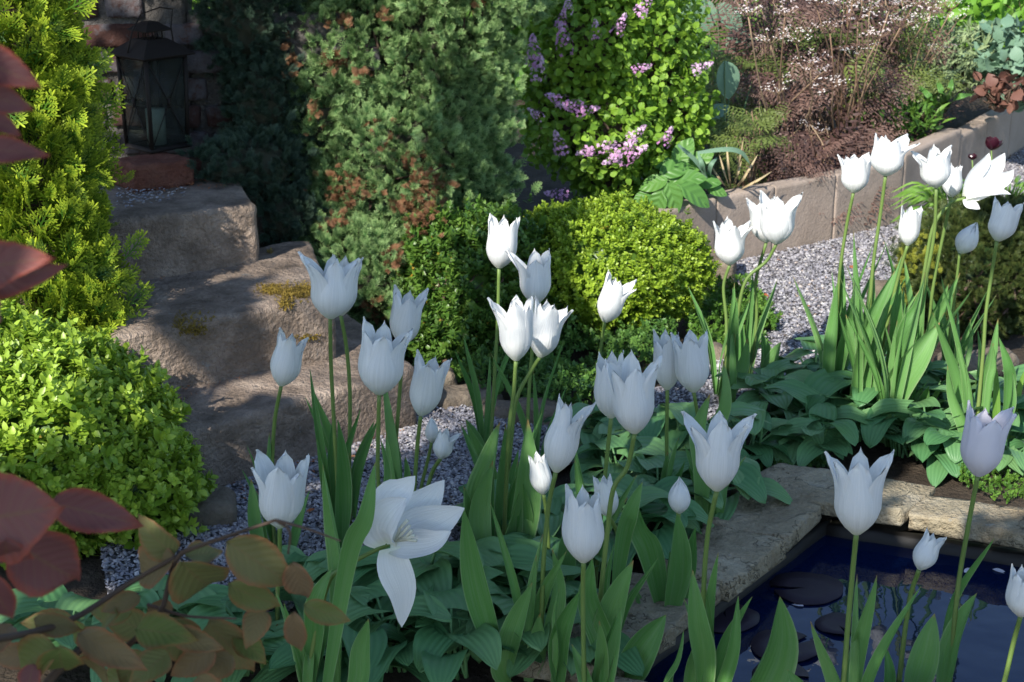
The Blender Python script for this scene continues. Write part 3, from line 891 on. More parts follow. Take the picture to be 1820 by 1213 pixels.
# -- little shapes
def sprig_box(n=5, L=1.0, seed=0):
    """paired oval leaves on a short shoot along +Y"""
    r = np.random.default_rng(seed); tl = []
    for i in range(n):
        y = L * (0.15 + .8 * i / n)
        a = r.uniform(0, math.pi)
        size = (0.62 - .25 * (i / n)) * r.uniform(.85, 1.15)
        for s in (0, math.pi):
            lf = blade(size, size * .58, P_OVAL, 4, 3, .25, .35)
            e = math.radians(r.uniform(25, 50) + 22 * i / n)
            ca, sa = math.cos(a + s), math.sin(a + s)
            yd = np.array([ca * math.cos(e), math.sin(e), sa * math.cos(e)])
            zd = np.array([-ca * math.sin(e), math.cos(e), -sa * math.sin(e)])
            R = frames(yd[None], zd[None])[0]
            lf.tip = np.full(len(lf.V), (i / n) ** 1.5 * .9)
            tl.append(lf.xf(R, (0, y, 0)))
    return cat(tl)
def qd(p, q, w, z=0.0):
    p, q = np.array(p, float), np.array(q, float); d = unit(q - p); s = np.array([-d[1], d[0], 0]) * w / 2
    return [p - s * .7, q - s, q + (q - p) * .18, q + s, p + s * .7]
def spray_flat(seed=0, nb=8, w=0.045, sub=4, lift=.1):
    """flat fan of scale-leaved branchlets"""
    r = np.random.default_rng(seed); V, T, tip = [], [], []
    def seg(p, q, w, tp0, tp1):
        b = len(V); pts = qd(p, q, w)
        zz = [r.uniform(-.01, .01)] * 5
        for i, pt in enumerate(pts):
            V.append((pt[0], pt[1], pt[2] + lift * (pt[0] ** 2) * -1 + zz[i]))
        tip.extend([tp0, tp1, tp1, tp1, tp0]); T.extend([(b, b + 1, b + 3), (b, b + 3, b + 4), (b + 1, b + 2, b + 3)])
    seg((0, 0, 0), (0, .55, 0), w, 0, .4); seg((0, .5, 0), (0, .95, 0), w, .5, 1)
    for i in range(nb):
        y = .08 + .8 * i / nb; sd = 1 if i % 2 else -1
        L = (.52 - .36 * (i / nb)) * r.uniform(.8, 1.15); an = math.radians(r.uniform(38, 52))
        q = (sd * L * math.sin(an), y + L * math.cos(an), 0)
        seg((0, y, 0), q, w * .9, .15 + .3 * i / nb, .75 + .25 * i / nb)
        for j in range(sub):
            f = .25 + .65 * j / sub; s2 = 1 if j % 2 else -1
            l2 = L * (.42 - .22 * f) * r.uniform(.8, 1.2); a2 = an * sd + s2 * math.radians(40)
            p = (q[0] * f, y + (q[1] - y) * f, 0)
            seg(p, (p[0] + l2 * math.sin(a2), p[1] + l2 * math.cos(a2), 0), w * .8, .3 + .3 * f, .7 + .3 * f)
    return Tpl(V, T, tip)
def tuft(seed=0, nb=9, w=0.07):
    """soft bushy tuft of short shoots"""
    r = np.random.default_rng(seed); tl = []
    for i in range(nb):
        a = r.uniform(0, 2 * math.pi); e = r.uniform(.15, .95)
        d = np.array([math.cos(a) * e, 1.0, math.sin(a) * e * .6]); L = r.uniform(.55, 1.0)
        y0 = r.uniform(0, .3)
        t = spray_flat(seed * 31 + i, 6, w * .66, 2, .2)
        R = frames(unit(d)[None], unit(r.normal(size=3) + np.array([0, 0, 1.2]))[None])[0]
        tl.append(t.xf(R, (0, y0, 0), L * .7))
    return cat(tl)
def fern(seed=0, npair=5, w=.55):
    r = np.random.default_rng(seed); tl = []
    tl.append(tube([(0, 0, 0), (0, .5, .03), (0, 1, -.08)], .012, .004, 3))
    for i in range(npair):
        y = .22 + .72 * i / npair; z = .03 - .1 * max(0, y - .5)
        L = w * (1 - .75 * i / npair) * r.uniform(.9, 1.1)
        for sd in (-1, 1):
            an = math.radians(58 - 12 * i / npair) * sd
            for j in range(6):
                f = (j + .6) / 6
                p = np.array([math.sin(an) * L * f, y + math.cos(an) * L * f, z - .12 * f * L])
                for s2 in ((-1, 1) if j < 5 else (0,)):
                    a2 = an + s2 * math.radians(48)
                    lf = blade(L * (.34 - .18 * f), L * (.085 - .03 * f), P_LANCE, 4, 3, .1, .5)
                    ca, sa = math.sin(a2), math.cos(a2)
                    R = frames(np.array([[ca, sa, -.15]]), np.array([[r.uniform(-.6, .6), r.uniform(-.6, .6), 1.0]]))[0]
                    tl.append(lf.xf(R, p))
    t = cat(tl); t.tip = np.clip(t.V[:, 1], 0, 1)
    return t
def umbel(seed=0, n=30, R_=.62):
    """flat head of tiny white flowers on fine rays, stalk below"""
    r = np.random.default_rng(seed); tl = []
    k = 7
    for i in range(k):
        a = 2 * math.pi * i / k + r.uniform(-.3, .3); rr = R_ * r.uniform(.3, 1)
        c = np.array([math.cos(a) * rr, math.sin(a) * rr, .32 + r.uniform(-.05, .08)])
        for j in range(n // k + 2):
            p = c + r.normal(size=3) * np.array([.09, .09, .03])
            for m in range(2):
                pt = blade(.05, .046, P_OVAL, 3, 3, .1, .2)
                b = r.uniform(0, 6.28)
                Rm = frames(np.array([[math.cos(b), math.sin(b), r.uniform(-.2, .6)]]), np.array([[r.uniform(-.5, .5), r.uniform(-.7, .3), 1]]))[0]
                tl.append(pt.xf(Rm, p))
    return cat(tl)
def umbel_rays(seed=0, R_=.62):
    r = np.random.default_rng(seed); tl = []
    for i in range(7):
        a = 2 * math.pi * i / 7 + r.uniform(-.3, .3); rr = R_ * r.uniform(.3, 1)
        tl.append(tube([(0, 0, 0), (math.cos(a) * rr * .7, math.sin(a) * rr * .7, .2), (math.cos(a) * rr, math.sin(a) * rr, .32)], .012, .008, 3))
    return cat(tl)
def panicle(seed=0, n=60):
    """lilac flower cone along +Y"""
    r = np.random.default_rng(seed); tl = []
    for i in range(n):
        s = r.random() ** 1.15; a = r.uniform(0, 6.28); rr = (.30 * (1 - s) ** .8 + .04) * r.uniform(.75, 1.1)
        d = np.array([math.cos(a), .35, math.sin(a)])
        p = np.array([math.cos(a) * rr, s, math.sin(a) * rr])
        fr_ = frames(unit(d + r.normal(size=3) * .3)[None], r.normal(size=(1, 3)))[0]
        for m in range(4):
            b = m * math.pi / 2
            yd = fr_ @ np.array([math.cos(b), .25, math.sin(b)]); zd = fr_ @ np.array([0, 1.0, 0])
            lf = blade(.075, .055, P_OVAL, 3, 3, -.2, .4); lf.tip = np.full(len(lf.V), r.random() * .4 + s * .6)
            tl.append(lf.xf(frames(yd[None], zd[None])[0], p))
    return cat(tl)

BOX = [sprig_box(4, 1.0, k) for k in range(6)]
THUJA = [spray_flat(k, 9, .05, 5, .15) for k in range(6)]
TUFT = [tuft(k) for k in range(6)]
FERN = [fern(k) for k in range(5)]
LEAF_R = [blade(1, .82, P_OVAL, 5, 5, .12, .5, .03, k) for k in range(3)]
LEAF_O = [blade(1, .5, P_OVAL, 6, 5, .15, .6, .02, k) for k in range(3)]
LEAF_L = [blade(1, .2, P_LANCE, 5, 3, .2, .7) for k in range(2)]

# -- left box bush
def bush(name, label, cat_, lobes, base_px, n, tpls, mat, part, size, depth=.16, bump=.08, out=.6, up=.6, rnd=.6, n_ind=300, corem='twig', group=None, flat='any', seed=0, fill=None, z=0.0):
    b = gp(base_px[0], base_px[1], z)
    t = thing(name, label, cat_, tuple(b), group)
    P, N, D = sample(lobes, n, depth, bump, 4.5, seed)
    R = orient(N, out, up, rnd, flat)
    S = rng.uniform(size * .7, size * 1.25, n)
    st_ = rng.random(n) < .05
    P = P + N * (st_ * rng.uniform(.3, 1.1, n) * size)[:, None] + np.array([0, 0, 1.0]) * (st_ * rng.uniform(0, .6, n) * size)[:, None]
    ok = P[:, 2] > z - .02
    P, N, D, R, S = P[ok], N[ok], D[ok], R[ok], S[ok]
    foliage(t, part, tpls, M[mat], P, R, S, D, n_ind, N)
    if fill: mass(t, lobes, fill[0], fill[1])
    if corem: core(t, lobes, mat=corem)
    return t
bush('box_bush', 'clipped rounded box bush with small glossy leaves, at the left edge by the steps', 'box bush',
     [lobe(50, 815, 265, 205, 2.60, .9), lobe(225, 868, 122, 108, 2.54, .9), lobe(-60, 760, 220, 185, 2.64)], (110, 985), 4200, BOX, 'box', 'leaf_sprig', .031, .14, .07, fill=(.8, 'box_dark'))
# -- golden thuja
bush('golden_thuja', 'golden green thuja conifer standing behind the left box bush', 'conifer',
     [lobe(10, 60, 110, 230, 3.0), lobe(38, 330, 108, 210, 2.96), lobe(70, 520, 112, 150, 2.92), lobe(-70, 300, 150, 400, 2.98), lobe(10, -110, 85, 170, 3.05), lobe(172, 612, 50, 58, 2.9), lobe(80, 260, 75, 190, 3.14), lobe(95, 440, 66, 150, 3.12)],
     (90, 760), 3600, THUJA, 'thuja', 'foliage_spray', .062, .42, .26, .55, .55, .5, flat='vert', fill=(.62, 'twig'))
# -- blue cypress and the dark one next to it
cyp = bush('blue_cypress', 'broad blue green cypress with rusty brown patches, right of the steps', 'conifer',
     [lobe(622, 70, 140, 170, 3.86), lobe(765, 110, 138, 190, 3.86), lobe(578, 200, 82, 110, 3.72), lobe(710, 270, 175, 130, 3.8), lobe(620, 330, 90, 70, 3.7), lobe(815, 330, 85, 110, 3.86),
      lobe(578, 440, 80, 65, 3.6), lobe(660, 490, 95, 90, 3.55), lobe(760, 420, 110, 90, 3.72), lobe(640, -120, 170, 150, 3.9), lobe(800, -100, 170, 170, 3.9), lobe(850, 220, 48, 70, 3.92)],
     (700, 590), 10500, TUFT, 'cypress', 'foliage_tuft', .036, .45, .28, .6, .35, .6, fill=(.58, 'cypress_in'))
# brown dead sprays in its hollows
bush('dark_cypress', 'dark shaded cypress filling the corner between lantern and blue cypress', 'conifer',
     [lobe(440, 40, 85, 110, 3.72), lobe(470, 180, 70, 90, 3.66), lobe(455, 300, 80, 70, 3.58), lobe(400, 300, 60, 40, 3.52), lobe(500, 390, 60, 55, 3.55), lobe(470, -120, 100, 110, 3.8), lobe(330, -250, 190, 120, 3.5), lobe(170, -240, 150, 110, 3.6), lobe(520, 250, 50, 90, 3.7)],  # the two lobes reaching over the lantern are added to block sky light
     (480, 440), 4200, TUFT, 'cypress_shaded', 'foliage_tuft', .033, .3, .16, .6, .35, .6, n_ind=200, corem=None, fill=(.7, 'cypress_in'), z=.2)
# -- the box bushes in the middle
bush('box_bush', 'loose dark box bush with orange tinted leaves, in front of the cypress', 'box bush',
     [lobe(815, 520, 105, 120, 3.5), lobe(790, 440, 60, 55, 3.5), lobe(880, 470, 90, 85, 3.56), lobe(800, 610, 75, 75, 3.4), lobe(900, 590, 80, 80, 3.45)], (830, 690), 2300, BOX, 'box_dark', 'leaf_sprig', .027, .25, .14, .4, .9, .7, fill=(.72, 'box_dark'))
bush('box_bush', 'bright yellow green clipped box ball behind the middle tulips, by the concrete wall', 'box bush',
     [lobe(1080, 470, 150, 105, 3.62), lobe(1180, 480, 80, 85, 3.62), lobe(1000, 450, 90, 80, 3.66)], (1100, 600), 4200, BOX, 'box_fine', 'leaf_sprig', .018, .14, .06, .6, .6, .6, fill=(.84, 'box_dark'))
# low creeping cover
def cover(name, label, poly_px, n, tpls, mat, size, zmax, part='leaf', n_ind=0, kind=None, cat_='ground cover', z=0.0, up=1.0):
    pts = scatter_poly([tuple(v2(gp(p[0], p[1], z))) for p in poly_px], n)
    b = pts.mean(0)
    t = thing(name, label, cat_, (b[0], b[1], z), kind=None)
    bumpz = np.array([max(0.0, .5 + noise.noise(Vector((p[0] * 9, p[1] * 9, 1.7)))) for p in pts])
    P = np.column_stack([pts, z + rng.random(n) ** .6 * zmax * bumpz])
    N = np.tile(np.array([[0, -.3, 1.0]]), (n, 1))
    R = orient(N, .3, .5, 1.2, 'face')
    foliage(t, part, tpls, M[mat], P, R, rng.uniform(.7, 1.25, n) * size, None, n_ind, None)
    return t
cover('ground_cover', 'dark creeping ground cover spilling over the stones below the box bushes', [(800, 690), (860, 600), (960, 600), (1060, 580), (1200, 600), (1200, 660), (1120, 700), (1000, 762), (900, 735)], 1500, BOX[:3], 'cover', .02, .10, 'leaf_sprig', 120)
cover('ground_cover', 'sunlit little green tuft of fine leaves beside the gravel path', [(1215, 590), (1265, 530), (1340, 530), (1385, 590), (1330, 640), (1240, 640)], 800, BOX[:3], 'mid_green', .017, .075, 'leaf_sprig', 100)
cover('ground_cover', 'tiny leaved ground cover in the dark soil behind the pond corner', [(1350, 800), (1420, 790), (1480, 815), (1400, 880), (1350, 900)], 420, BOX[:2], 'cover', .011, .03, 'leaf_sprig', 0)
cover('ground_cover', 'yellow green seedlings at the pond edge by the greyish tulip', [(1690, 850), (1820, 830), (1840, 890), (1740, 890)], 200, BOX[:2], 'mid_green', .011, .022, 'leaf_sprig', 0)

# -- lilac
lil_lobes = [lobe(1040, 80, 105, 120, 4.25), lobe(1150, 90, 100, 130, 4.35), lobe(1060, 230, 120, 90, 4.22), lobe(1180, 210, 80, 90, 4.35), lobe(990, 180, 60, 110, 4.25), lobe(1090, 320, 75, 55, 4.25), lobe(1080, -40, 120, 80, 4.35)]
lil = bush('lilac_bush', 'dwarf lilac bush with round green leaves and mauve flower heads', 'lilac bush', lil_lobes, (1090, 375), 7600, LEAF_R, 'lilac', 'leaf', .0215, .4, .22, .7, .2, .9, n_ind=300, flat='face', fill=None, z=.15)
mass(lil, [(c, r) for c, r in lil_lobes], .55, 'twig')
PAN = [panicle(k) for k in range(4)]
pm = [p.mesh('flower_head') for p in PAN]
for (px, py, L, ang) in [(948, 85, 62, 95), (958, 115, 55, 80), (1000, 62, 62, 100), (1000, 30, 40, 80), (1058, 48, 40, 90), (1105, 40, 45, 70), (1150, 5, 50, 60), (1252, 118, 42, 30), (985, 175, 50, 150), (1008, 188, 48, 170), (1048, 195, 45, 15),
                         (948, 200, 35, 140), (992, 250, 50, 110), (1040, 270, 45, 190), (1075, 260, 60, 20), (1110, 262, 55, 40), (1130, 270, 60, 30), (1135, 235, 45, 50), (1188, 240, 42, 70), (985, 345, 45, 170), (1145, 120, 40, 20), (1010, 5, 36, 90), (1085, 285, 40, 200)]:
    c = at(px, py, 4.03 if py > 150 else 4.08); k = mpp(c)
    a = math.radians(ang); d = np.array([math.cos(a), -.35, math.sin(a)])
    R = frames(d[None], np.array([[0, -1, .2]]))[0] * (L * k * .9)
    m4 = np.eye(4); m4[:3, :3] = R; m4[:3, 3] = np.array(c) - unit(d) * L * k * .5 - np.array(lil.location)
    link('flower_head', pm[rng.integers(4)], M['lilac_flower'], lil, Matrix(m4.tolist()))

# -- plants of separate stems/leaves
def leafy_plant(name, label, cat_, base, leaves, mat, tpls=None, group=None, stalk='petiole'):
    """leaves: (px, py, Y, length px, angle deg on screen, face) big single leaves"""
    t = thing(name, label, cat_, tuple(base), group)
    mes = [x.mesh('leaf') for x in tpls]
    for (px, py, Y, L, ang, w) in leaves:
        c = at(px, py, Y); k = mpp(c); a = math.radians(ang)
        d = unit(np.array([math.cos(a), rng.uniform(-.5, .1), math.sin(a)]))
        z = unit(np.array([rng.uniform(-.3, .3), -.75, .75]))
        R = frames(d[None], z[None])[0] * np.array([[w, 1, 1]])
        m4 = np.eye(4); m4[:3, :3] = R * (L * k); p0 = np.array(c) - d * L * k * .5; m4[:3, 3] = p0 - np.array(base)
        o = link('leaf', mes[rng.integers(len(mes))], M[mat], t, Matrix(m4.tolist()))
        mid = p0 * .5 + np.array(base) * .5 + np.array([0, .01, .02])
        st_ = tube(catmull([np.zeros(3), mid - np.array(base), p0 - np.array(base)], 6), .003, .002, 4)
        link('stalk', st_.mesh('stalk'), M[stalk], t)
    return t
LEAF_B = [blade(1, .62, P_OVAL, 10, 7, .12, .5, .02, k) for k in range(3)]
leafy_plant('leafy_perennial', 'lush plant with broad pointed green leaves at the end of the concrete wall', 'plant', gp(1185, 372, .15),
            [(1200, 298, 4.12, 62, 25, 1), (1222, 316, 4.1, 66, 20, 1), (1238, 345, 4.06, 70, -25, 1), (1160, 325, 4.1, 55, 190, 1), (1198, 352, 4.04, 60, -65, 1), (1168, 362, 4.04, 50, -110, 1.1), (1215, 270, 4.16, 60, 60, 1), (1240, 285, 4.16, 60, 40, 1), (1140, 350, 4.1, 40, 200, 1), (1252, 320, 4.14, 60, 10, 1), (1275, 338, 4.14, 40, -10, 1), (1190, 330, 4.1, 60, 100, 1), (1180, 290, 4.15, 55, 150, 1)], 'lush', LEAF_B)
leafy_plant('leafy_perennial', 'blue green big leaved plant standing between lilac and purple foliage', 'plant', gp(1290, 330, .15),
            [(1296, 145, 4.5, 75, -75, 1), (1320, 85, 4.9, 80, -60, 1.1), (1245, 35, 5.0, 80, -100, 1.2), (1222, 20, 5.0, 60, 110, 1.2), (1300, 30, 5.0, 70, -40, 1), (1340, 130, 4.9, 70, -110, 1), (1270, 200, 4.6, 60, 200, .8)], 'glaucous', LEAF_B)
# grass and strap blades
def blades(name, label, cat_, base, lst, mat, group=None, w=7, part='blade'):
    t = thing(name, label, cat_, tuple(base), group)
    for pts in lst:
        Y = pts[0]; pth = [np.array(base)] if pts[1] is None else []
        pth += [np.array(at(p[0], p[1], Y + .02 * i)) for i, p in enumerate(pts[2:])]
        path = catmull(pth, 12); k = mpp(Vector(path[-1]))
        hw = [max(.08, math.sin(math.pi * (.12 + .88 * i / 11)) ** .6) * w * k / 2 for i in range(12)]; hw[-1] = hw[0] * .05
        s = strip(path - np.array(base), hw, (rng.uniform(-.5, .5), -1, .5), 3, .25)
        link(part, s.mesh(part), M[mat], t)
    return t
blades('strappy_plant', 'arching pale green strap leaves beside the broad leaved plant', 'plant', gp(1262, 352, .15),
       [(4.1, 1, (1205, 258), (1235, 285), (1252, 310), (1256, 340)), (4.1, 1, (1240, 272), (1290, 266), (1318, 272), (1333, 292)), (4.12, None, (1262, 300), (1275, 280)), (4.12, None, (1250, 300), (1240, 270))], 'glaucous', w=9)
blades('dry_grass', 'tuft of dry straw coloured blades above the concrete wall', 'grass tuft', gp(1300, 345, .15),
       [(4.2, None, (1300 + a, 345 - b * .5), (1300 + a * 1.8, 345 - b)) for a, b in [(10, 60), (20, 50), (-12, 70), (30, 30), (40, 40), (-5, 90), (26, 70), (12, 100), (-20, 50)]], 'straw', w=4)
g_list = []
for k in range(95):
    a = rng.uniform(-110, 95); b = rng.uniform(20, 90)
    g_list.append((4.35 + rng.uniform(-.1, .15), None, (1690 + a * .5, 395 - b * .75), (1690 + a, 395 - b + abs(a) * .35)))
blades('grass_tuft', 'bright green grass tuft at the end of the path behind the nodding tulip', 'grass tuft', gp(1690, 405), g_list, 'grass', w=4.5)
g_list = [(4.0 + rng.uniform(0, .4), None, (1790 + a * .5, 370 - b), (1790 + a, 350 - b)) for a, b in zip(rng.uniform(-50, 60, 30), rng.uniform(0, 40, 30))]
blades('grass_tuft', 'low green grass beside the yew at the right edge', 'grass tuft', gp(1790, 400), g_list, 'grass', w=5)

# -- purple cow parsley: ferny leaves in clumps with white flower heads
UMB = [umbel(k) for k in range(4)]; um = [x.mesh('flower_head') for x in UMB]
URY = [umbel_rays(k).mesh('flower_rays') for k in range(4)]
fm_ = {k: [x.mesh('leaf') for x in FERN] for k in ('purple', 'fern_green')}
def ferny(label, px, py, Y, nl, spread, hpx, mat, fl, group, z=.15, lsize=(95, 150)):
    base = at(px, py, Y); base.z = z
    t = thing('cow_parsley', label, 'plant', tuple(base), group)
    k = mpp(base)
    for i in range(nl):
        a = rng.uniform(-1, 1); hgt = rng.random()
        tx = px + a * spread; ty = py - hgt * hpx + rng.uniform(-10, 10)
        c = at(tx, ty, Y + rng.uniform(-.16, .2)); L = rng.uniform(*lsize) * k
        d = unit(np.array([a * .9 + rng.uniform(-.4, .4), -rng.uniform(.2, .9), rng.uniform(-.75, .3)]))
        zz = unit(np.array([rng.uniform(-.5, .5), -rng.uniform(.4, 1.2), .7]))
        R = frames(d[None], zz[None])[0] * L
        m4 = np.eye(4); m4[:3, :3] = R; p0 = np.array(c) - d * L * .5; m4[:3, 3] = p0 - np.array(base)
        link('leaf', fm_[mat][rng.integers(5)], M[mat], t, Matrix(m4.tolist()))
        st_ = tube(catmull([rng.normal(size=3) * .01, (p0 - np.array(base)) * .55 + rng.normal(size=3) * .015, p0 - np.array(base)], 5), .0022, .0014, 3)
        link('stalk', st_.mesh('stalk'), M['umbel_stalk'], t)
    for (fx, fy) in fl:
        c = np.array(at(fx, fy, Y - .38 + rng.uniform(-.1, .1)))
        S_ = rng.uniform(.07, .1)
        R = frames(np.array([[rng.uniform(-1, 1), rng.uniform(-1, 1), 0]]), np.array([[rng.uniform(-.3, .3), -.45, 1.0]]))[0] * S_
        m4 = np.eye(4); m4[:3, :3] = R; m4[:3, 3] = c - np.array(base)
        q = rng.integers(4)
        link('flower_head', um[q], M['umbel'], t, Matrix(m4.tolist()))
        link('flower_rays', URY[q], M['umbel_stalk'], t, Matrix(m4.tolist()))
        st_ = tube(catmull([rng.normal(size=3) * .02, (c - np.array(base)) * .5 + rng.normal(size=3) * .03, c - np.array(base)], 7), .0034, .0018, 4)
        link('flower_stalk', st_.mesh('flower_stalk'), M['umbel_stalk'], t)
CG = 'cow parsley plants with dark ferny leaves'
ferny('purple leaved cow parsley hanging over the concrete wall behind the white tulips', 1470, 372, 4.62, 36, 85, 130, 'purple', [], CG, z=.16)
ferny('purple leaved cow parsley nearest the blue green big leaves, with few pale flowers', 1370, 300, 4.85, 44, 80, 330, 'purple', [(1370, 80), (1330, 30), (1395, 30), (1440, 125), (1455, 135), (1385, 170), (1440, 240)], CG)
ferny('purple leaved cow parsley with the most white flower heads, above the wall centre', 1500, 290, 4.95, 54, 85, 340, 'purple', [(1500, 18), (1525, 38), (1545, 20), (1580, 20), (1600, 50), (1475, 60), (1560, 70), (1480, 160), (1520, 110), (1415, 78), (1515, 5), (1450, 10)], CG)
ferny('purple leaved cow parsley right of the flower heads, above the long slab wall', 1590, 240, 5.3, 40, 70, 290, 'purple', [(1600, 38), (1640, 45), (1655, 20), (1690, 20), (1700, 40), (1665, 100), (1620, 15)], CG)
ferny('low purple leaved cow parsley trailing on the left part of the concrete wall', 1400, 345, 4.6, 26, 60, 90, 'purple', [], CG, z=.16)
ferny('yellow green ferny plant between dry grass and purple cow parsley', 1330, 335, 4.42, 26, 55, 130, 'fern_green', [], CG, lsize=(70, 105))
ferny('olive ferny plant low above the concrete wall left of the purple leaves', 1290, 240, 4.8, 26, 60, 160, 'fern_green', [], CG, lsize=(70, 110))
ferny('green ferny plant among the brown stalks of the cow parsley', 1450, 250, 4.95, 30, 90, 230, 'fern_green', [], CG, lsize=(70, 120))
ferny('green ferny plant at the right end of the cow parsley', 1600, 200, 5.15, 22, 70, 170, 'fern_green', [], CG, lsize=(70, 110))
# -- far right plants
def clump(name, label, cat_, lobes, n, tpls, mat, size, part='leaf', n_ind=150, flat='face', out=.5, up=.4, rnd=.9, z=.15, base=None, group=None):
    c = lobes[0][0]
    t = thing(name, label, cat_, (c[0], c[1], z), group)
    P, N, D = sample(lobes, n, .5, .2, 5, rng.uniform(0, 9))
    ok = P[:, 2] > z - .02; P, N, D = P[ok], N[ok], D[ok]
    n = len(P)
    foliage(t, part, tpls, M[mat], P, orient(N, out, up, rnd, flat), rng.uniform(size * .7, size * 1.2, n), D, n_ind, N)
    core(t, lobes, n=60)
    return t
clump('columbine', 'grey green columbine mound of rounded leaves at the right edge above the wall', 'plant', [lobe(1785, 105, 62, 60, 5.3), lobe(1820, 130, 60, 60, 5.2)], 420, LEAF_R, 'glaucous', .05)
clump('leafy_shrub', 'bright green leafy plant in the top right corner', 'plant', [lobe(1790, 30, 90, 50, 5.7), lobe(1700, 20, 60, 50, 5.9), lobe(1860, 20, 90, 90, 5.6)], 620, LEAF_O, 'bright_green', .06)
clump('spurge', 'fine silvery green spurge above the far end of the wall', 'plant', [lobe(1660, 120, 55, 75, 5.25), lobe(1720, 110, 45, 60, 5.3), lobe(1610, 150, 40, 50, 5.15)], 1100, LEAF_L, 'silver', .045, up=.8)
clump('coral_bells', 'bronze leaved coral bells on top of the far wall', 'plant', [lobe(1765, 165, 32, 22, 5.15), lobe(1800, 160, 30, 22, 5.1)], 60, LEAF_R, 'heuchera', .045)
clump('leafy_shrub', 'mid green low plant at the foot of the cow parsley flowers', 'plant', [lobe(1560, 210, 60, 40, 4.95), lobe(1630, 215, 45, 35, 5.0)], 360, LEAF_L, 'mid_green', .05, up=.7)
blades('strappy_plant', 'upright blue green strap leaves among the silvery spurge', 'plant', gp(1680, 200, .15),
       [(5.0, None, (1675, 170), (1665, 140)), (5.0, None, (1688, 165), (1692, 140)), (5.02, None, (1700, 175), (1730, 168)), (5.0, None, (1660, 180), (1630, 150)), (5.0, None, (1580, 150), (1570, 120)), (5.0, None, (1590, 165), (1600, 150))], 'lush', w=12)
# backdrop hedge of the garden
def back(label, lobes, n, tpls, mat, size, n_ind=60):
    return clump('hedge_shrub', label, 'shrub', lobes, n, tpls, mat, size, 'leaf', n_ind, 'face', .6, .3, .9, z=.2, group='shrubs at the back of the garden')
for lb, px, Y, r_, mt in [('green shrub at the back seen over the low brick wall', 380, 6.2, 330, 'bright_green'), ('dark shrub behind the blue cypress', 860, 6.0, 330, 'mid_green'), ('dark green shrub behind the lilac', 1120, 6.2, 260, 'mid_green'),
                          ('green shrub behind the first cow parsley', 1350, 6.6, 230, 'mid_green'), ('green shrub behind the white flower heads', 1560, 6.9, 230, 'bright_green'), ('green shrub in the far right corner', 1790, 6.9, 260, 'mid_green')]:
    t = back(lb, [lobe(px, 80, r_ * .62, r_ * .55, Y, .7), lobe(px + r_ * .4, 90, r_ * .5, r_ * .45, Y + .1, .7), lobe(px - r_ * .4, 95, r_ * .5, r_ * .45, Y + .05, .7)], 1500, LEAF_O, mt, .075)
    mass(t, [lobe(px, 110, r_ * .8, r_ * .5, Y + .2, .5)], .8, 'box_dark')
# -- dark yew ball with gilded side
yl = [lobe(1720, 500, 120, 140, 3.72), lobe(1790, 480, 90, 120, 3.75)]
yew = bush('yew_ball', 'dark clipped yew ball behind the right hand tulips', 'yew bush', yl, (1730, 645), 4200, TUFT, 'yew', 'foliage_tuft', .027, .25, .12, .6, .4, .7, n_ind=200, fill=(.74, 'yew'))
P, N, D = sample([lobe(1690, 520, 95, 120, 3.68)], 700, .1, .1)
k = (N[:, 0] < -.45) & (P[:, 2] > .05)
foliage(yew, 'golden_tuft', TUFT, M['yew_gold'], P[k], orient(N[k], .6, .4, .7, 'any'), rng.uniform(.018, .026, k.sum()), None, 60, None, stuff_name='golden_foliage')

# ---------------------------------------------------------------- tulips
SHADE, LIT = [], []
def petal_tpl(h, r, theta, wmax, flare, neck, inner, seed, bend=0.0, ns=13, nu=9, hs=1.0, bud_=False):
    rr = np.random.default_rng(seed); V, tip, uu = [], [], []
    k1, k2 = rr.uniform(-.12, .12), rr.uniform(-.1, .1)
    wob = rr.uniform(0, 6.28)
    for i in range(ns):
        s = i / (ns - 1)
        R = r * (.10 + .90 * math.sin(math.pi / 2 * min(1, (s + .02) / .40)) ** .8) * (0.93 if inner else 1.0)
        if s > .4:
            q = (s - .4) / .42; q = min(1, q); q = q * q * (3 - 2 * q)
            R *= 1 - neck * q
        fl = max(0, (s - .45) / .55)
        R += flare * r * fl ** 1.7 + bend * r * s
        if inner is None or bud_:
            R = r * (.12 + .88 * math.sin(math.pi / 2 * min(1, (s + .02) / .42)) ** .8) * (1 if s < .42 else max(.03, math.cos((s - .42) / .58 * math.pi / 2)) ** .85)
        if s < .5: a = wmax
        else: a = wmax * max(0.0, (1 - s) / .5) ** .43 * (1 - .1 * math.sin(math.pi * (s - .5) / .5))
        a = max(a, .02)
        # keep the true width when the petal swings outwards
        R0 = r * (.93 if inner else 1)
        a_eff = a * min(1.0, R0 / max(R, 1e-6)) if R > R0 else a
        for j in range(nu):
            u = -1 + 2 * j / (nu - 1)
            ph = theta + u * a_eff + k1 * s * s
            rad = R * (1 - .07 * u * u + .04 * math.sin(u * 6 + wob + s * 4) * s) + .022 * r * math.cos(u * 3.14) * (s > .1)
            z = h * hs * (s - .035 * u * u * s + .02 * math.sin(u * 5 + wob) * s)
            z *= 1 - .10 * min(1, max(0, flare - .3)) * s
            V.append((rad * math.cos(ph), rad * math.sin(ph), z)); tip.append(s); uu.append(u)
    return Tpl(V, grid_tris(ns, nu), tip, uu)

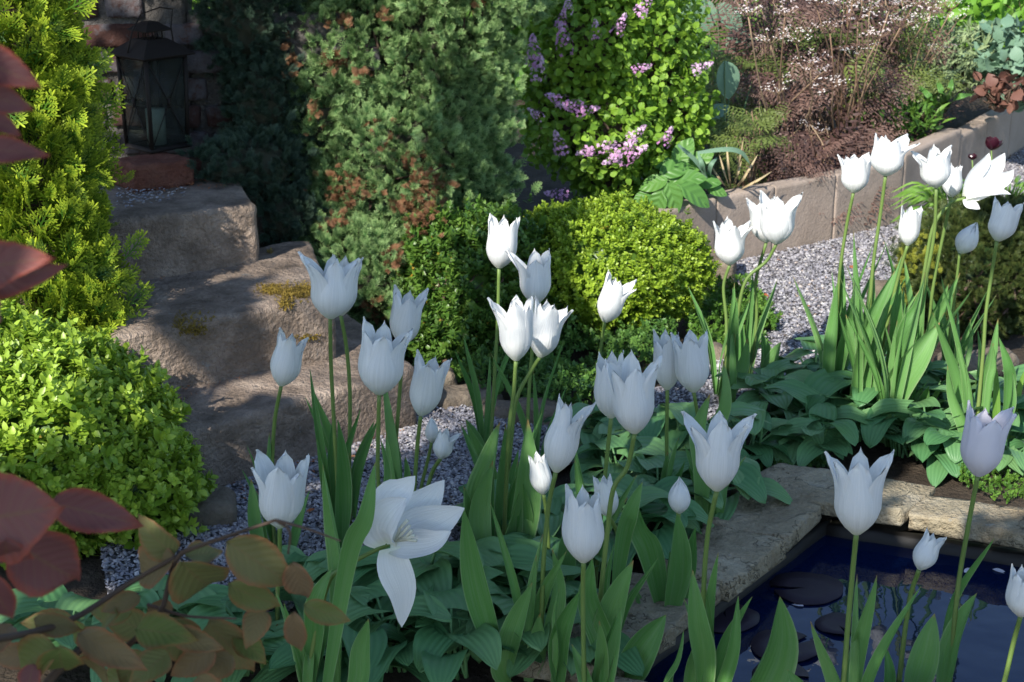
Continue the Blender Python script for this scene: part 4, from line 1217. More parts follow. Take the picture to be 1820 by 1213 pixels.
TULIPS = []
def tulip(label, base, top, w, stem, L=.088, l=0.0, r=0.0, bud=False, neck=.12, flare=.09, lit=0, rot=0.0, mat='petal', Y=None, petals=True, dense=1, hrand=.10):
    hp = math.hypot(top[0] - base[0], top[1] - base[1])
    if Y is None:
        dep = L * FPX / hp
        d = ray(*base); Y = (d * (dep / d.dot(FWD))).y
    dd = ray(*base)
    zmin = .17 if base[1] > 560 else .1
    if H + dd.z / dd.y * Y < zmin: Y = (zmin - H) * dd.y / dd.z
    b = at(base[0], base[1], Y); tp_ = at(top[0], top[1], Y + 0.0)
    k = mpp(b); hgt = (tp_ - b).length; ax = (tp_ - b).normalized()
    pts = [b - ax * .001] + [at(p[0], p[1], Y + .01) for p in stem]
    e, f = pts[-1], (pts[-2] if len(pts) > 1 else b)
    slope = (e.x - f.x) / max(.02, (f.z - e.z)) if f.z > e.z else 0
    slope = max(-.35, min(.35, slope))
    if e.z > .01:
        g = Vector((e.x + slope * e.z * .6, e.y + .01, 0.0))
        pts.append(e.lerp(g, .5) + Vector((slope * .01, 0, 0))); pts.append(g)
    g = pts[-1]
    root = thing('tulip', label, 'tulip', (g.x, g.y, 0), 'white lily flowered tulips')
    loc = np.array((g.x, g.y, 0))
    pa = catmull([np.array(p) for p in pts], 26)
    link('stem', tube(pa - loc, .0031 if not bud else .0026, .0036, 8).mesh('stem'), M['stem'], root)
    rec = dict(ctr=pj(b.lerp(tp_, .5)), rpx=max(w, hp) * .55, root=root, loc=loc, b=b, g=g, Y=Y, path=pa, px=base)
    TULIPS.append(rec)
    if lit < 2: (LIT if lit else SHADE).append((np.array(b.lerp(tp_, .5)), w * k * .62 + .012))
    if lit == 1:
        LIT.append((np.array(b.lerp(tp_, 1.0)), w * k * .5)); LIT.append((np.array(b - Vector((0, 0, .05))), .02))
    if not petals: return rec
    rad = w * k / 2 / (1.0 if not bud else .97)
    z = ax; y0 = Vector((0, 1, 0)); x = y0.cross(z).normalized(); y = z.cross(x)
    R = np.array([[x.x, y.x, z.x], [x.y, y.y, z.y], [x.z, y.z, z.z]])
    rr = np.random.default_rng(int(base[0] * 7 + base[1]))
    if not bud and hrand > .05:
        flare = flare * rr.choice([.3, 1, 1.8, 2.6]); neck = neck * rr.uniform(.5, 1.7)
    th0 = -math.pi / 2 + rot + rr.uniform(-.25, .25)
    for i in range(6):
        inner = i >= 3
        th = th0 + (i % 3) * 2 * math.pi / 3 + (math.pi / 3 if inner else 0)
        cx_ = math.cos(th)
        fl = flare * rr.uniform(.6, 1.4) * (.55 if inner else 1)
        if not bud:
            if l and cx_ < -.7: fl = max(fl, l * (1 if not inner else .7))
            if r and cx_ > .7: fl = max(fl, r * (1 if not inner else .7))
        nk = neck * rr.uniform(.8, 1.2)
        if bud: fl, nk = 0.02, .55
        t = petal_tpl(hgt, rad, th, 1.02 if not inner else .95, fl, nk, inner, int(rr.integers(1e6)), hs=(1 if not inner else .97) * rr.uniform(1 - hrand, 1.04), bud_=bud)
        link('petal', t.xf(R, np.array(b) - loc).mesh('petal'), M[mat], root)
    return rec

# the sunlit group at the far right
tulip('pure white sunlit tulip, leftmost bloom of the bright far right group', (1517, 342), (1526, 274), 50, [(1505, 400), (1493, 480), (1487, 560)], .0735, l=.5, r=.3, lit=1)
tulip('tall sunlit white tulip with one petal pointing right, topmost bloom in the garden', (1574, 312), (1583, 240), 60, [(1565, 380), (1552, 470), (1545, 560)], .0735, r=1.35, lit=1)
tulip('sunlit white tulip flaring left, beside a narrow bud at the far right', (1664, 333), (1661, 260), 54, [(1660, 420), (1640, 520), (1618, 620)], .0735, l=.9, r=.4, lit=1)
tulip('narrow sunlit white tulip squeezed between the flaring bloom and the nodding one', (1691, 350), (1697, 292), 36, [(1676, 420), (1660, 500), (1650, 580)], .062, neck=.3, flare=.05, lit=1)
tulip('short square topped sunlit white tulip standing before the gravel and yew', (1613, 436), (1622, 368), 38, [(1600, 480), (1585, 540), (1572, 600)], .072, neck=.05, flare=.05, lit=1)
tulip('small closed white tulip leaning right in front of the dark yew', (1706, 450), (1736, 396), 38, [(1700, 500), (1690, 580), (1682, 650)], .068, bud=True, lit=1)
tulip('bluish white tulip leaning right before the yew, near the right edge', (1772, 428), (1797, 358), 50, [(1762, 490), (1752, 560), (1748, 620)], .0735, neck=.08, l=.3)
tulip('white tulip cut by the right edge of the photo, upper one', (1822, 438), (1818, 372), 50, [(1822, 500), (1815, 600)], .088)
# right middle
tulip('half opened white tulip with a right hand petal, nearest the concrete wall end', (1297, 470), (1298, 390), 54, [(1286, 510), (1291, 570), (1290, 640)], .088, r=1.0, lit=2)
tulip('full white tulip behind its twin, left one of the pair before the purple foliage', (1362, 430), (1356, 352), 52, [(1343, 500), (1345, 560), (1340, 620)], .088, l=.5, lit=2)
tulip('broad white tulip in front of its twin, before the purple foliage', (1380, 433), (1383, 347), 62, [(1362, 465), (1325, 500), (1310, 570), (1300, 650)], .092, l=.4, r=.7, lit=2)
# middle
tulip('white tulip standing highest in front of the box ball, on a pale stem', (887, 476), (898, 382), 56, [(885, 560), (880, 650), (874, 760)], .092, l=.35, r=.2, lit=1)
tulip('bluish white tulip with a long left petal, just below the highest middle bloom', (951, 540), (952, 447), 56, [(946, 620), (940, 700), (936, 800)], .088, l=1.1, r=.2)
tulip('bright sunlit white tulip flaring left, lowest of the middle cluster', (917, 640), (918, 530), 60, [(913, 700), (905, 760), (900, 850)], .092, l=1.0, r=.1, lit=1)
tulip('white tulip flaring right, leaning against the bright bloom of the middle cluster', (960, 634), (980, 535), 58, [(944, 660), (918, 710), (908, 790)], .09, r=.9, lit=2)
tulip('lone sunlit white tulip leaning right in front of the box ball', (1075, 572), (1102, 492), 48, [(1066, 630), (1056, 720), (1048, 840)], .088, r=.9, lit=1)
tulip('pale tulip half hidden, left one of the pair above the blue gravel', (1186, 692), (1186, 592), 50, [(1185, 800), (1188, 900)], .092, l=.2)
tulip('pale tulip, right one of the pair above the blue gravel', (1233, 696), (1226, 590), 62, [(1243, 760), (1248, 830)], .096, l=.3, r=.15)
tulip('white tulip mostly hidden behind the large central bloom', (1086, 742), (1083, 628), 60, [(1076, 840), (1066, 940)], .094)
tulip('large white tulip with a right pointing petal in the centre', (1128, 769), (1123, 634), 76, [(1115, 830), (1090, 870), (1078, 960)], .1, r=.75, l=.5)
tulip('white tulip leaning right with one long outer petal, above the small bright bud', (988, 838), (1012, 708), 62, [(975, 900), (966, 1000), (962, 1120)], .098, r=1.1, neck=.3, flare=.1)
tulip('small bright white tulip bud tucked behind the leaning bloom', (966, 878), (954, 806), 40, [(972, 920), (975, 980)], .072, neck=.4, flare=.05, lit=1)
tulip('egg shaped white tulip closest to the bottom centre of the photo', (1037, 998), (1037, 868), 76, [(1036, 1060), (1038, 1213)], .092, neck=.34, flare=.08)
tulip('small white tulip hidden behind the egg shaped bloom', (1083, 918), (1070, 848), 44, [(1098, 950), (1100, 990), (1104, 1040)], .072, neck=.2)
tulip('small pointed closed white bud above the hosta leaves', (1207, 912), (1208, 848), 38, [(1203, 960), (1200, 1050)], .066, bud=True)
tulip('white three pointed tulip in front of the pond corner stones', (1274, 871), (1278, 738), 78, [(1258, 950), (1250, 1060), (1246, 1213)], .094, l=1.0, r=.9, neck=.05, flare=.1, rot=0.0, hrand=.03)
# over the pond
tulip('large three pointed white tulip standing before the pond water', (1522, 948), (1530, 808), 84, [(1516, 1010), (1508, 1100), (1499, 1213)], .094, l=.75, r=.75, neck=.16, flare=.12, hrand=.03)
tulip('lilac tinged fading tulip leaning right above the pond edge', (1738, 845), (1760, 724), 76, [(1722, 930), (1702, 1050), (1688, 1213)], .092, neck=.1, r=.5, mat='lilac_petal')
tulip('small white tulip leaning right low over the pond water', (1634, 1012), (1662, 946), 44, [(1618, 1060), (1606, 1140), (1598, 1213)], .062, neck=.3, r=.5)
tulip('white tulip cut by the right edge of the photo, over the pond', (1814, 1095), (1822, 1010), 58, [(1802, 1140), (1785, 1213)], .075, neck=.3, flare=.05)
# left
tulip('egg shaped white tulip on a leaning stem, leftmost before the stone steps', (500, 685), (520, 590), 56, [(488, 750), (484, 830), (486, 920)], .084, neck=.2, r=.3, flare=.1)
tulip('tall white tulip with a petal bent left, in front of the mossy step', (587, 565), (597, 452), 78, [(588, 640), (593, 740), (598, 830)], .098, l=1.0, r=.5)
tulip('white tulip half hidden behind the tall one in front of the mossy step', (606, 560), (614, 455), 52, [(616, 620), (622, 700), (621, 800)], .094, r=.6)
tulip('bluish white tulip standing higher and behind, over the lowest step', (716, 612), (727, 514), 56, [(711, 690), (704, 780), (697, 860)], .088, l=.2, r=.6)
tulip('broad toothed white tulip over the lowest step', (674, 700), (681, 578), 82, [(672, 780), (672, 850), (680, 920)], .1, r=.65, l=.2)
tulip('tall closed white tulip leaning right beyond the end of the lowest step', (748, 738), (770, 632), 58, [(742, 790), (737, 860), (733, 920)], .092, neck=.12, flare=.1)
tulip('small white tulip low above the shaded gravel', (783, 815), (794, 765), 36, [(768, 840), (754, 890), (748, 930)], .058, r=.8)
tulip('tiny closed white bud beside the small low tulip', (767, 786), (768, 742), 23, [(760, 820), (748, 870), (744, 920)], .05, bud=True)
tulip('white tulip nearest the beech branch, above the blue gravel', (497, 936), (503, 815), 82, [(497, 980), (494, 1040)], .094, l=.6, r=.2, neck=.05)
# slim green bud
rb = tulip('slim unopened green tulip bud before the dark yew', (1746, 592), (1752, 566), 10, [(1745, 620), (1742, 660)], .04, bud=True, mat='stem')

# the two blown blooms: each petal laid out on its own
def blown(label, base, stem, plist, Y, L=None, lit=0):
    rec = tulip(label, base, (base[0] + 30, base[1] - 40), 60, stem, Y=Y, petals=False, lit=lit)
    for pts, wpx, nh, cup in plist:
        path = catmull([np.array(at(p[0], p[1], Y + (p[2] if len(p) > 2 else 0))) for p in pts], 15)
        k = mpp(Vector(path[0])); n = len(path)
        hw = [wpx * k / 2 * max(.02, (math.sin(math.pi * min(1, (.16 + .84 * (i / (n - 1))) ** .95))) ** .8) for i in range(n)]
        hw[-1] *= .2
        link('petal', strip(path - rec['loc'], hw, nh, 9, cup).mesh('petal'), M['petal'], rec['root'])
    return rec
blown('nodding wide open white tulip with drooping petals at the far right', (1716, 352), [(1690, 362), (1660, 400), (1645, 470), (1632, 560)],
      [([(1716, 350), (1728, 318), (1750, 290), (1758, 272)], 24, (0, -1, .3), .5), ([(1718, 352), (1745, 320), (1770, 296), (1786, 272)], 36, (0, -1, .5), .5), ([(1718, 352, -.01), (1750, 335, -.02), (1785, 318, -.03), (1802, 302, -.04)], 34, (0, -1, .5), .4),
       ([(1718, 354, -.01), (1750, 346, -.03), (1778, 344, -.04), (1797, 346, -.05)], 22, (0, -.5, 1), .4), ([(1716, 354, -.01), (1722, 362, -.02), (1732, 366, -.03), (1742, 372, -.03)], 18, (0, -1, .3), .3)], 2.95, lit=1)
blown('large blown white tulip with a petal hanging down, low left of centre', (690, 968), [(676, 974), (640, 992), (606, 1012), (582, 1040)],
      [([(690, 968), (682, 925), (700, 885), (720, 868), (738, 846)], 66, (-.3, -1, .3), .45), ([(692, 966, .02), (715, 930, .03), (755, 895, .04), (790, 853, .04)], 78, (.1, -1, .4), .35), ([(694, 970, .01), (735, 945, .02), (785, 925, .01), (826, 903, .0)], 74, (.1, -1, .6), .35),
       ([(694, 972, -.005), (730, 972, -.01), (770, 965, -.02), (802, 945, -.02)], 56, (.1, -.8, .8), .5), ([(692, 975, -.01), (700, 1010, -.02), (715, 1055, -.02), (714, 1116, -.01)], 62, (.3, -1, .2), .15), ([(688, 965, -.01), (676, 940, -.02), (692, 910, -.025), (722, 886, -.02)], 70, (-.4, -1, .1), .6)], 1.93)
rec0 = TULIPS[-1]
ins = []
for k in range(5):
    p0 = np.array(at(702, 962, 1.915)); p1 = np.array(at(724 + k * 4, 925 + k * 9, 1.90))
    ins.append(tube([p0, (p0 + p1) / 2 + rng.normal(size=3) * .003, p1], .0018, .0026, 5))
t = cat(ins); t.V = t.V - rec0['loc']
link('stamen', t.mesh('stamen'), M['stamen'], rec0['root'])

# ---------------------------------------------------------------- tulip leaves (base, tip, apparent width)
LV = [((461, 956), (446, 851), 22), ((478, 975), (470, 926), 16), ((514, 990), (551, 872), 18), ((606, 1029), (574, 826), 34), ((606, 980), (600, 745), 28), ((618, 995), (667, 822), 30), ((679, 910), (676, 780), 18), ((713, 888), (720, 811), 15),
      ((816, 1048), (824, 864), 38), ((858, 845), (827, 745), 24), ((856, 903), (889, 750), 44), ((854, 971), (876, 819), 36), ((890, 1185), (824, 903), 40), ((900, 1055), (938, 745), 44), ((690, 1170), (669, 994), 36), ((736, 1181), (801, 983), 42),
      ((484, 1213), (493, 1109), 50), ((722, 1200), (736, 1093), 36), ((896, 1193), (946, 1036), 40), ((854, 971), (875, 818), 38), ((896, 1080), (924, 869), 38), ((977, 1123), (981, 975), 32), ((992, 1157), (994, 1047), 16), ((994, 1230), (1030, 1051), 32),
      ((1074, 1148), (1053, 992), 40), ((1061, 1220), (1126, 996), 44), ((1104, 1225), (1184, 1093), 52), ((1171, 1165), (1128, 1043), 42), ((1188, 1106), (1203, 911), 38), ((1212, 1051), (1237, 937), 28), ((1246, 1178), (1231, 1013), 38), ((1330, 1240), (1386, 1060), 78),
      ((1283, 1220), (1312, 1060), 22), ((1159, 983), (1132, 890), 42), ((1104, 958), (1142, 857), 30), ((1061, 844), (1085, 776), 30), ((1477, 637), (1489, 500), 34), ((1495, 633), (1517, 477), 26), ((1526, 612), (1518, 501), 20), ((1538, 604), (1590, 482), 30), ((1588, 612), (1598, 497), 38), ((1604, 604), (1650, 484), 30),
      ((1650, 591), (1686, 505), 22), ((1592, 690), (1670, 573), 64), ((1711, 661), (1724, 567), 14), ((1732, 700), (1737, 583), 26), ((1746, 694), (1774, 567), 22), ((1794, 694), (1776, 600), 26), ((1795, 670), (1794, 579), 13), ((1806, 686), (1811, 482), 24), ((1287, 700), (1328, 602), 28),
      ((1345, 700), (1353, 593), 30), ((1355, 700), (1389, 608), 34), ((1554, 780), (1650, 676), 40), ((1336, 812), (1320, 706), 44), ((1633, 789), (1651, 687), 52), ((1716, 766), (1684, 650), 28), ((1724, 740), (1753, 645), 30), ((1573, 1250), (1574, 1149), 18), ((1619, 1240), (1661, 1091), 46), ((1675, 1230), (1737, 1054), 38),
      ((1264, 780), (1285, 640), 26), ((1250, 830), (1262, 700), 30), ((1560, 700), (1545, 560), 24), ((1620, 690), (1632, 560), 26), ((1690, 700), (1700, 580), 20), ((560, 1120), (590, 1010), 34), ((940, 1213), (960, 1090), 34), ((820, 1213), (850, 1080), 36), ((760, 1100), (785, 1000), 28), ((1000, 1060), (1010, 930), 30),
      ((1180, 1213), (1215, 1120), 40), ((1425, 1240), (1400, 1190), 26), ((1210, 1140), (1190, 980), 34), ((640, 1213), (655, 1100), 36), ((930, 980), (918, 830), 30), ((1230, 1213), (1250, 1120), 30), ((700, 1010), (722, 900), 24), ((1650, 740), (1610, 640), 28), ((1780, 760), (1800, 660), 26), ((1760, 690), (1765, 610), 18)]
for (lb_, lt_, w) in LV:
    best, bd = None, 1e9
    for rc in TULIPS:
        for p in rc['path'][10::3]:
            x_, y_ = pj(Vector(p))
            d_ = math.hypot((x_ - lb_[0]), (y_ - lb_[1]) * .6)
            if d_ < bd: bd, best = d_, rc
    Yl = best['Y'] + rng.uniform(-.035, .02)
    tipw, basew = np.array(at(lt_[0], lt_[1], Yl - .01)), np.array(at(lb_[0], lb_[1], Yl))
    g = np.array(best['g']); dirn = basew - tipw
    gx_ = basew[0] + dirn[0] / max(.03, -dirn[2]) * basew[2] * .5 if dirn[2] < 0 else basew[0]
    gnd = np.array([gx_ * .7 + g[0] * .3, Yl + .01, -.005]) if abs(gx_ - g[0]) < .12 else np.array([gx_, Yl + .01, -.005])
    cv = rng.uniform(-.16, .16)
    side = np.array([dirn[2], 0, -dirn[0]])
    mid = (tipw + basew) / 2 + side * cv * .6 + np.array([0, rng.uniform(-.012, .012), 0])
    path = catmull(([gnd] if basew[2] > .02 else []) + [basew, mid, tipw], 20)
    k = mpp(Vector(basew)); n = len(path)
    hw = []
    for i in range(n):
        s = i / (n - 1)
        hw.append(w * k / 2 * (1.12 if lb_[0] < 1450 or lb_[1] > 900 else .8) * (.34 + .66 * math.sin(math.pi / 2 * min(1, s / .45))) * max(0.0, 1 - max(0, (s - .45) / .55) ** 2.1) + .0003)
    yaw = rng.uniform(-.75, .75)
    st = strip(path - best['loc'], hw, (math.sin(yaw), -math.cos(yaw), .25), 7, rng.uniform(.4, 1.0), rng.uniform(-1.1, 1.1))
    link('leaf', st.mesh('leaf'), M['tulip_leaf'], best['root'])

for rc in list(TULIPS):
    g = np.array(rc['g']) + np.array([rng.uniform(-.02, .02), rng.uniform(-.02, .02), 0]); hz = rc['b'].z
    if hz < .2: continue
    for q in range(8 if rc['g'].x > .55 and rc['g'].y > 2.8 else 4):
        a = rng.uniform(-.28, .28) + (.2 if q % 2 else -.2); Lh = hz * rng.uniform(.45, .86)
        tipw = g + np.array([math.sin(a) * Lh * .8, rng.uniform(-.05, .03), Lh])
        mid = g + np.array([math.sin(a) * Lh * .25, rng.uniform(-.02, .02), Lh * .5])
        tx, ty = pj(Vector(tipw)); mx, my = pj(Vector((tipw + mid) / 2))
        if any(r2 is not rc and r2['Y'] > rc['Y'] - .02 and min(math.hypot(tx - r2['ctr'][0], ty - r2['ctr'][1]), math.hypot(mx - r2['ctr'][0], my - r2['ctr'][1])) < r2['rpx'] + 12 for r2 in TULIPS): continue
        path = catmull([g + np.array([0, 0, -.005]), mid, tipw], 16); wl_ = rng.uniform(.005, .0115)
        hw = [wl_ * (.4 + .6 * math.sin(math.pi / 2 * min(1, i / 7))) * max(0.0, 1 - max(0, (i / 15 - .45) / .55) ** 2.1) + .0003 for i in range(16)]
        yaw = rng.uniform(-1, 1)
        st = strip(path - rc['loc'], hw, (math.sin(yaw), -math.cos(yaw), .25), 7, rng.uniform(.4, 1.1), rng.uniform(-1.5, 1.5))
        link('leaf', st.mesh('leaf'), M['tulip_leaf'], rc['root'])
for p_ in [(1500, 560), (1530, 600), (1590, 560), (1620, 600), (1650, 640), (1600, 690), (1660, 560), (1690, 620), (1740, 640), (1770, 660), (1640, 720), (1580, 740)]:
    LIT.append((np.array(at(p_[0], p_[1], 3.0)), .035))

# ---------------------------------------------------------------- hostas
def hosta_tpl(seed):
    r = np.random.default_rng(seed)
    Lb, Wb = r.uniform(.078, .1), r.uniform(.062, .078)
    ro, hh = r.uniform(.02, .075), r.uniform(.045, .105)
    droop = r.uniform(.35, 1.0); up0 = r.uniform(-.15, .5)
    pet = tube(catmull([(0, 0, -.005), (0, ro * .35, hh * .6), (0, ro, hh)], 6), .0035, .0024, 5)
    V, tip, uu = [], [], []
    n, m = 12, 9; y = z = 0; ps = 0
    for i in range(n):
        s = i / (n - 1); a = up0 - (up0 + droop) * s
        y += (s - ps) * Lb * math.cos(a); z += (s - ps) * Lb * math.sin(a); ps = s
        w = Wb / 2 * max(.0, 1 - s) ** .62 * (s + .10) ** .24 * 1.42 + .0004
        for j in range(m):
            u = -1 + 2 * j / (m - 1)
            back = -.22 * Lb * abs(u) ** 1.6 * (1 - s) ** 4
            V.append((u * w, ro + y + back, hh + z + .22 * w * u * u + .05 * Wb * math.sin(s * 7 + u * 3 + seed) * abs(u) ** 2)); tip.append(s); uu.append(u)
    return cat([Tpl(V, grid_tris(n, m), tip, uu), pet])
HM = [hosta_tpl(k) for k in range(9)]
hm = [h.mesh('leaf') for h in HM]
HOSTAS = [((1420, 775), 1.0, 'hosta behind the corner stone of the pond, left of the heart shaped leaves'), ((1490, 735), 1.05, 'hosta in the middle of the mound behind the pond corner'), ((1440, 690), 1.0, 'hosta at the gravel side of the mound, left of the sunlit tulip leaves'),
          ((1560, 745), 1.0, 'hosta below the sunlit tulip leaves, just behind the pond stones'), ((1640, 790), .9, 'hosta with heart shaped leaves overhanging the far pond stone'), ((1730, 770), .9, 'hosta between the far pond stone and the lilac tinged tulip'),
          ((1800, 740), 1.0, 'hosta at the right edge behind the lilac tinged tulip'), ((1380, 720), .95, 'hosta nearest the path, left end of the mound behind the pond'), ((1500, 670), .95, 'hosta at the foot of the leftmost sunlit tulip'), ((1600, 690), .9, 'hosta among the sunlit tulip leaves'),
          ((1130, 800), .95, 'pale hosta at the gravel edge under the large central tulip'), ((1200, 815), 1.0, 'hosta beside the blue gravel under the pair of pale tulips'), ((1270, 880), 1.05, 'hosta spreading over the left pond stones behind the three pointed tulip'), ((1180, 900), 1.0, 'hosta around the small pointed bud'),
          ((1090, 850), .95, 'hosta just right of the bright little bud'), ((1060, 930), 1.0, 'hosta behind the egg shaped tulip'), ((1130, 960), 1.0, 'hosta below the curled leaves, left of the pond stones'), ((960, 970), 1.0, 'hosta left of the egg shaped tulip stem'),
          ((660, 1060), 1.0, 'hosta directly below the blown white tulip stem'), ((760, 1075), 1.05, 'hosta under the hanging petal of the blown tulip'), ((850, 1060), 1.05, 'hosta with broad leaf in the middle of the near bed'), ((910, 1120), 1.0, 'hosta at the bottom of the photo left of the pond stones'),
          ((700, 1160), 1.0, 'hosta at the bottom edge right of the hanging beech leaf'), ((620, 1180), 1.0, 'hosta at the bottom edge right beside the beech branch'), ((810, 1170), 1.0, 'hosta at the bottom edge below the broad leaved hosta'), ((560, 1080), .9, 'hosta half hidden behind the beech branch'),
          ((1010, 1150), .9, 'hosta at the bottom edge beside the nearest pond stone'), ((960, 1060), .9, 'hosta leaning over the end of the pond stones'), ((1330, 800), .95, 'hosta between the pond corner and the round dark tulip leaf'),
          ((1060, 790), .9, 'small hosta at the gravel edge left of the large central tulip'), ((900, 930), .9, 'hosta at the gravel edge below the bright middle tulip'), ((430, 1170), 1.0, 'hosta in the shade under the beech branch'), ((320, 1120), .95, 'hosta deep under the beech branch beside the box bush')]
HOSTAS += [((1600, 785), .9, 'hosta right behind the tall three pointed bloom at the far pond stone'), ((1690, 800), .85, 'small hosta at the back edge of the far pond stone'), ((1550, 700), .9, 'hosta in the middle of the sunlit tulip leaves behind the pond'),
           ((1690, 720), .9, 'hosta behind the yellow green seedlings'), ((1780, 800), .85, 'hosta beside the lilac tinged tulip stem at the right edge'), ((1460, 800), .85, 'small hosta touching the pond corner stone'), ((250, 1180), 1.0, 'hosta in the lower left corner under the beech leaves'), ((120, 1150), 1.0, 'hosta at the far left bottom under the beech leaves')]
for i, ((px, py), sz, lb) in enumerate(HOSTAS):
    g = gp(px, py + 22)
    root = thing('hosta', lb, 'hosta', (g.x, g.y, 0), 'hostas around the pond')
    nl = int(rng.integers(13, 18)); a0 = rng.uniform(0, 6.28)
    for j in range(nl):
        a = a0 + j * 2.39996
        q = int(rng.integers(9)); S_ = sz * rng.uniform(.75, 1.12) * .94
        Mx = Matrix.Translation((rng.uniform(-.015, .015), rng.uniform(-.015, .015), 0)) @ Matrix.Rotation(a, 4, 'Z') @ Matrix.Rotation(rng.uniform(-.25, .35), 4, 'X') @ Matrix.Rotation(rng.uniform(-.2, .2), 4, 'Y') @ Matrix.Scale(S_, 4)
        link('leaf', hm[q], M['hosta'], root, Mx)

blades('strappy_plant', 'upright pale green strap leaves behind the far pond stones at the right edge', 'plant', gp(1770, 840),
       [(2.9 + rng.uniform(-.08, .08), None, (1770 + a * .6, 840 - b * .6), (1770 + a, 840 - b)) for a, b in [(-30, 120), (20, 160), (40, 90), (-55, 80), (60, 130), (0, 190), (30, 60), (75, 60), (-10, 90), (50, 180)]], 'grass', w=16)
blades('strappy_plant', 'narrow green strap leaves rising behind the pond corner', 'plant', gp(1610, 800),
       [(2.98 + rng.uniform(-.05, .05), None, (1610 + a * .6, 800 - b * .6), (1610 + a, 800 - b)) for a, b in [(-30, 110), (10, 150), (40, 100), (-50, 90), (65, 120)]], 'grass', w=13)
# ---------------------------------------------------------------- dark tulips, daisy, lily pads, fallen things
def dark_flower(label, px, py, Y, rpx, up=True):
    c = at(px, py, Y); k = mpp(c); g = Vector((c.x + .02, Y + .03, 0))
    root = thing('dark_flower', label, 'flower', tuple(g), 'almost black flowers at the path end')
    loc = np.array(g)
    link('stem', tube(catmull([np.array(c) - loc, np.array(c) * .5 + loc * .5 - loc + np.array([.01, 0, .02]), np.zeros(3)], 8), .002, .0026, 5).mesh('stem'), M['stem'], root)
    for i in range(7):
        a = i * 2.4; e = rng.uniform(.0, .8)
        d = np.array([math.cos(a), math.sin(a) * .8, e * .8 + .1])
        lf = blade(rpx * k * 1.1, rpx * k * .95, P_OVAL, 7, 5, .35, -.9)
        link('petal', lf.xf(frames(unit(d)[None], unit(np.array([-d[0], -d[1], 1.2]))[None])[0], np.array(c) - loc).mesh('petal'), M['dark_tulip'], root)
dark_flower('almost black open tulip above the nodding white bloom', 1762, 268, 4.0, 24)
dark_flower('almost black tulip between the grass and yew', 1686, 392, 3.75, 22)
dark_flower('small almost black tulip to the left of the nodding white bloom', 1728, 285, 4.05, 12)
c = at(879, 655, 3.3)
dz = thing('daisy', 'single tiny white daisy in front of the dark box bush', 'daisy', (c.x, c.y, 0))
for i in range(9):
    a = i * 2 * math.pi / 9
    lf = blade(.011, .006, P_OVAL, 4, 3, .1, .1)
    link('petal', lf.xf(frames(np.array([[math.cos(a), -.5 * math.sin(a), .8 * math.sin(a)]]), np.array([[0, -.85, .5]]))[0], (0, 0, c.z)).mesh('petal'), M['petal'], dz)
link('stem', tube([(0, 0.002, c.z), (0.004, 0.01, 0)], .001, .001, 4).mesh('stem'), M['stem'], dz)
def pad(label, px, py, r, seed):
    g = gp(px, py, WZ + .0018); n = 40; V = [(0, 0, .001)]; rr = np.random.default_rng(seed); a0 = rr.uniform(0, 6.28)
    R1 = []
    for ring_ in (.55, 1.0):
        for i in range(n):
            a = a0 + .16 + (2 * math.pi - .32) * i / (n - 1)
            q = r * ring_ * (1 + .03 * math.sin(a * 3 + seed) + .012 * math.sin(a * 9))
            V.append((q * math.cos(a), q * math.sin(a), .0015 + (.003 * max(0, math.sin(a * 2 + seed)) if ring_ == 1 else 0)))
    T = [(0, 1 + i, 2 + i) for i in range(n - 1)]
    for i in range(n - 1): T += [(1 + i, 1 + n + i, 2 + n + i), (1 + i, 2 + n + i, 2 + i)]
    V2 = [(x, y, z - .0016) for x, y, z in V]; m = len(V)
    T = T + [(a + m, c_ + m, b + m) for a, b, c_ in T]
    for i in range(n - 1): T += [(1 + n + i, 1 + n + i + m, 2 + n + i + m), (1 + n + i, 2 + n + i + m, 2 + n + i)]
    V3 = np.array(V + V2)
    o = link('lily_pad', Tpl(V3, T).mesh('lily_pad'), M['pad']); o.location = g
    tagit(o, label, 'lily pad', 'water lily pads on the pond')
pad('largest purple brown lily pad, beside the pond corner stones', 1433, 1046, .057, 1)
pad('dark lily pad half in the shade of the left pond stones', 1290, 1098, .05, 2)
pad('lily pad in front of the largest one, by the big tulip leaf', 1395, 1150, .05, 3)
pad('lily pad cut by the bottom edge of the photo', 1388, 1200, .04, 4)
pad('small dark lily pad left of the tall tulip stem over the water', 1490, 1112, .034, 5)
for (px, py, s_, lb) in [(1428, 1078, .012, 'small pale petal scrap floating at the largest lily pad'), (1488, 1046, .012, 'pale scrap of petal at the right rim of the largest lily pad'), (1726, 1010, .011, 'pale floating petal scrap under the lilac tinged tulip'), (1764, 1012, .012, 'pale scrap floating far right on the pond'), (1700, 1068, .008, 'tiny floating scrap in the middle of the pond')]:
    g = gp(px, py, WZ + .002)
    lf = blade(s_ * 2, s_ * 1.1, P_OVAL, 6, 5, .15, .25)
    o = link('floating_petal', lf.mesh('floating_petal'), M['lilac_petal']); o.location = g; o.rotation_euler = (0, 0, rng.uniform(0, 6))
    tagit(o, lb, 'petal')
FL = [(1515, 472, 'orange brown dead leaf lying in the middle of the gravel path'), (1380, 462, 'orange dead leaf at the foot of the concrete wall'), (1356, 522, 'small tan dead leaf on the gravel beside the green tuft'), (1440, 545, 'pale tan dead leaf on the gravel near the tulip shadow'), (632, 812, 'orange fallen leaf on the gravel before the lowest step'),
      (500, 860, 'brown fallen leaf on the gravel near the left tulip'), (772, 702, 'reddish fallen leaf by the step and edging stone'), (560, 905, 'little tan leaf on the shaded blue gravel')]
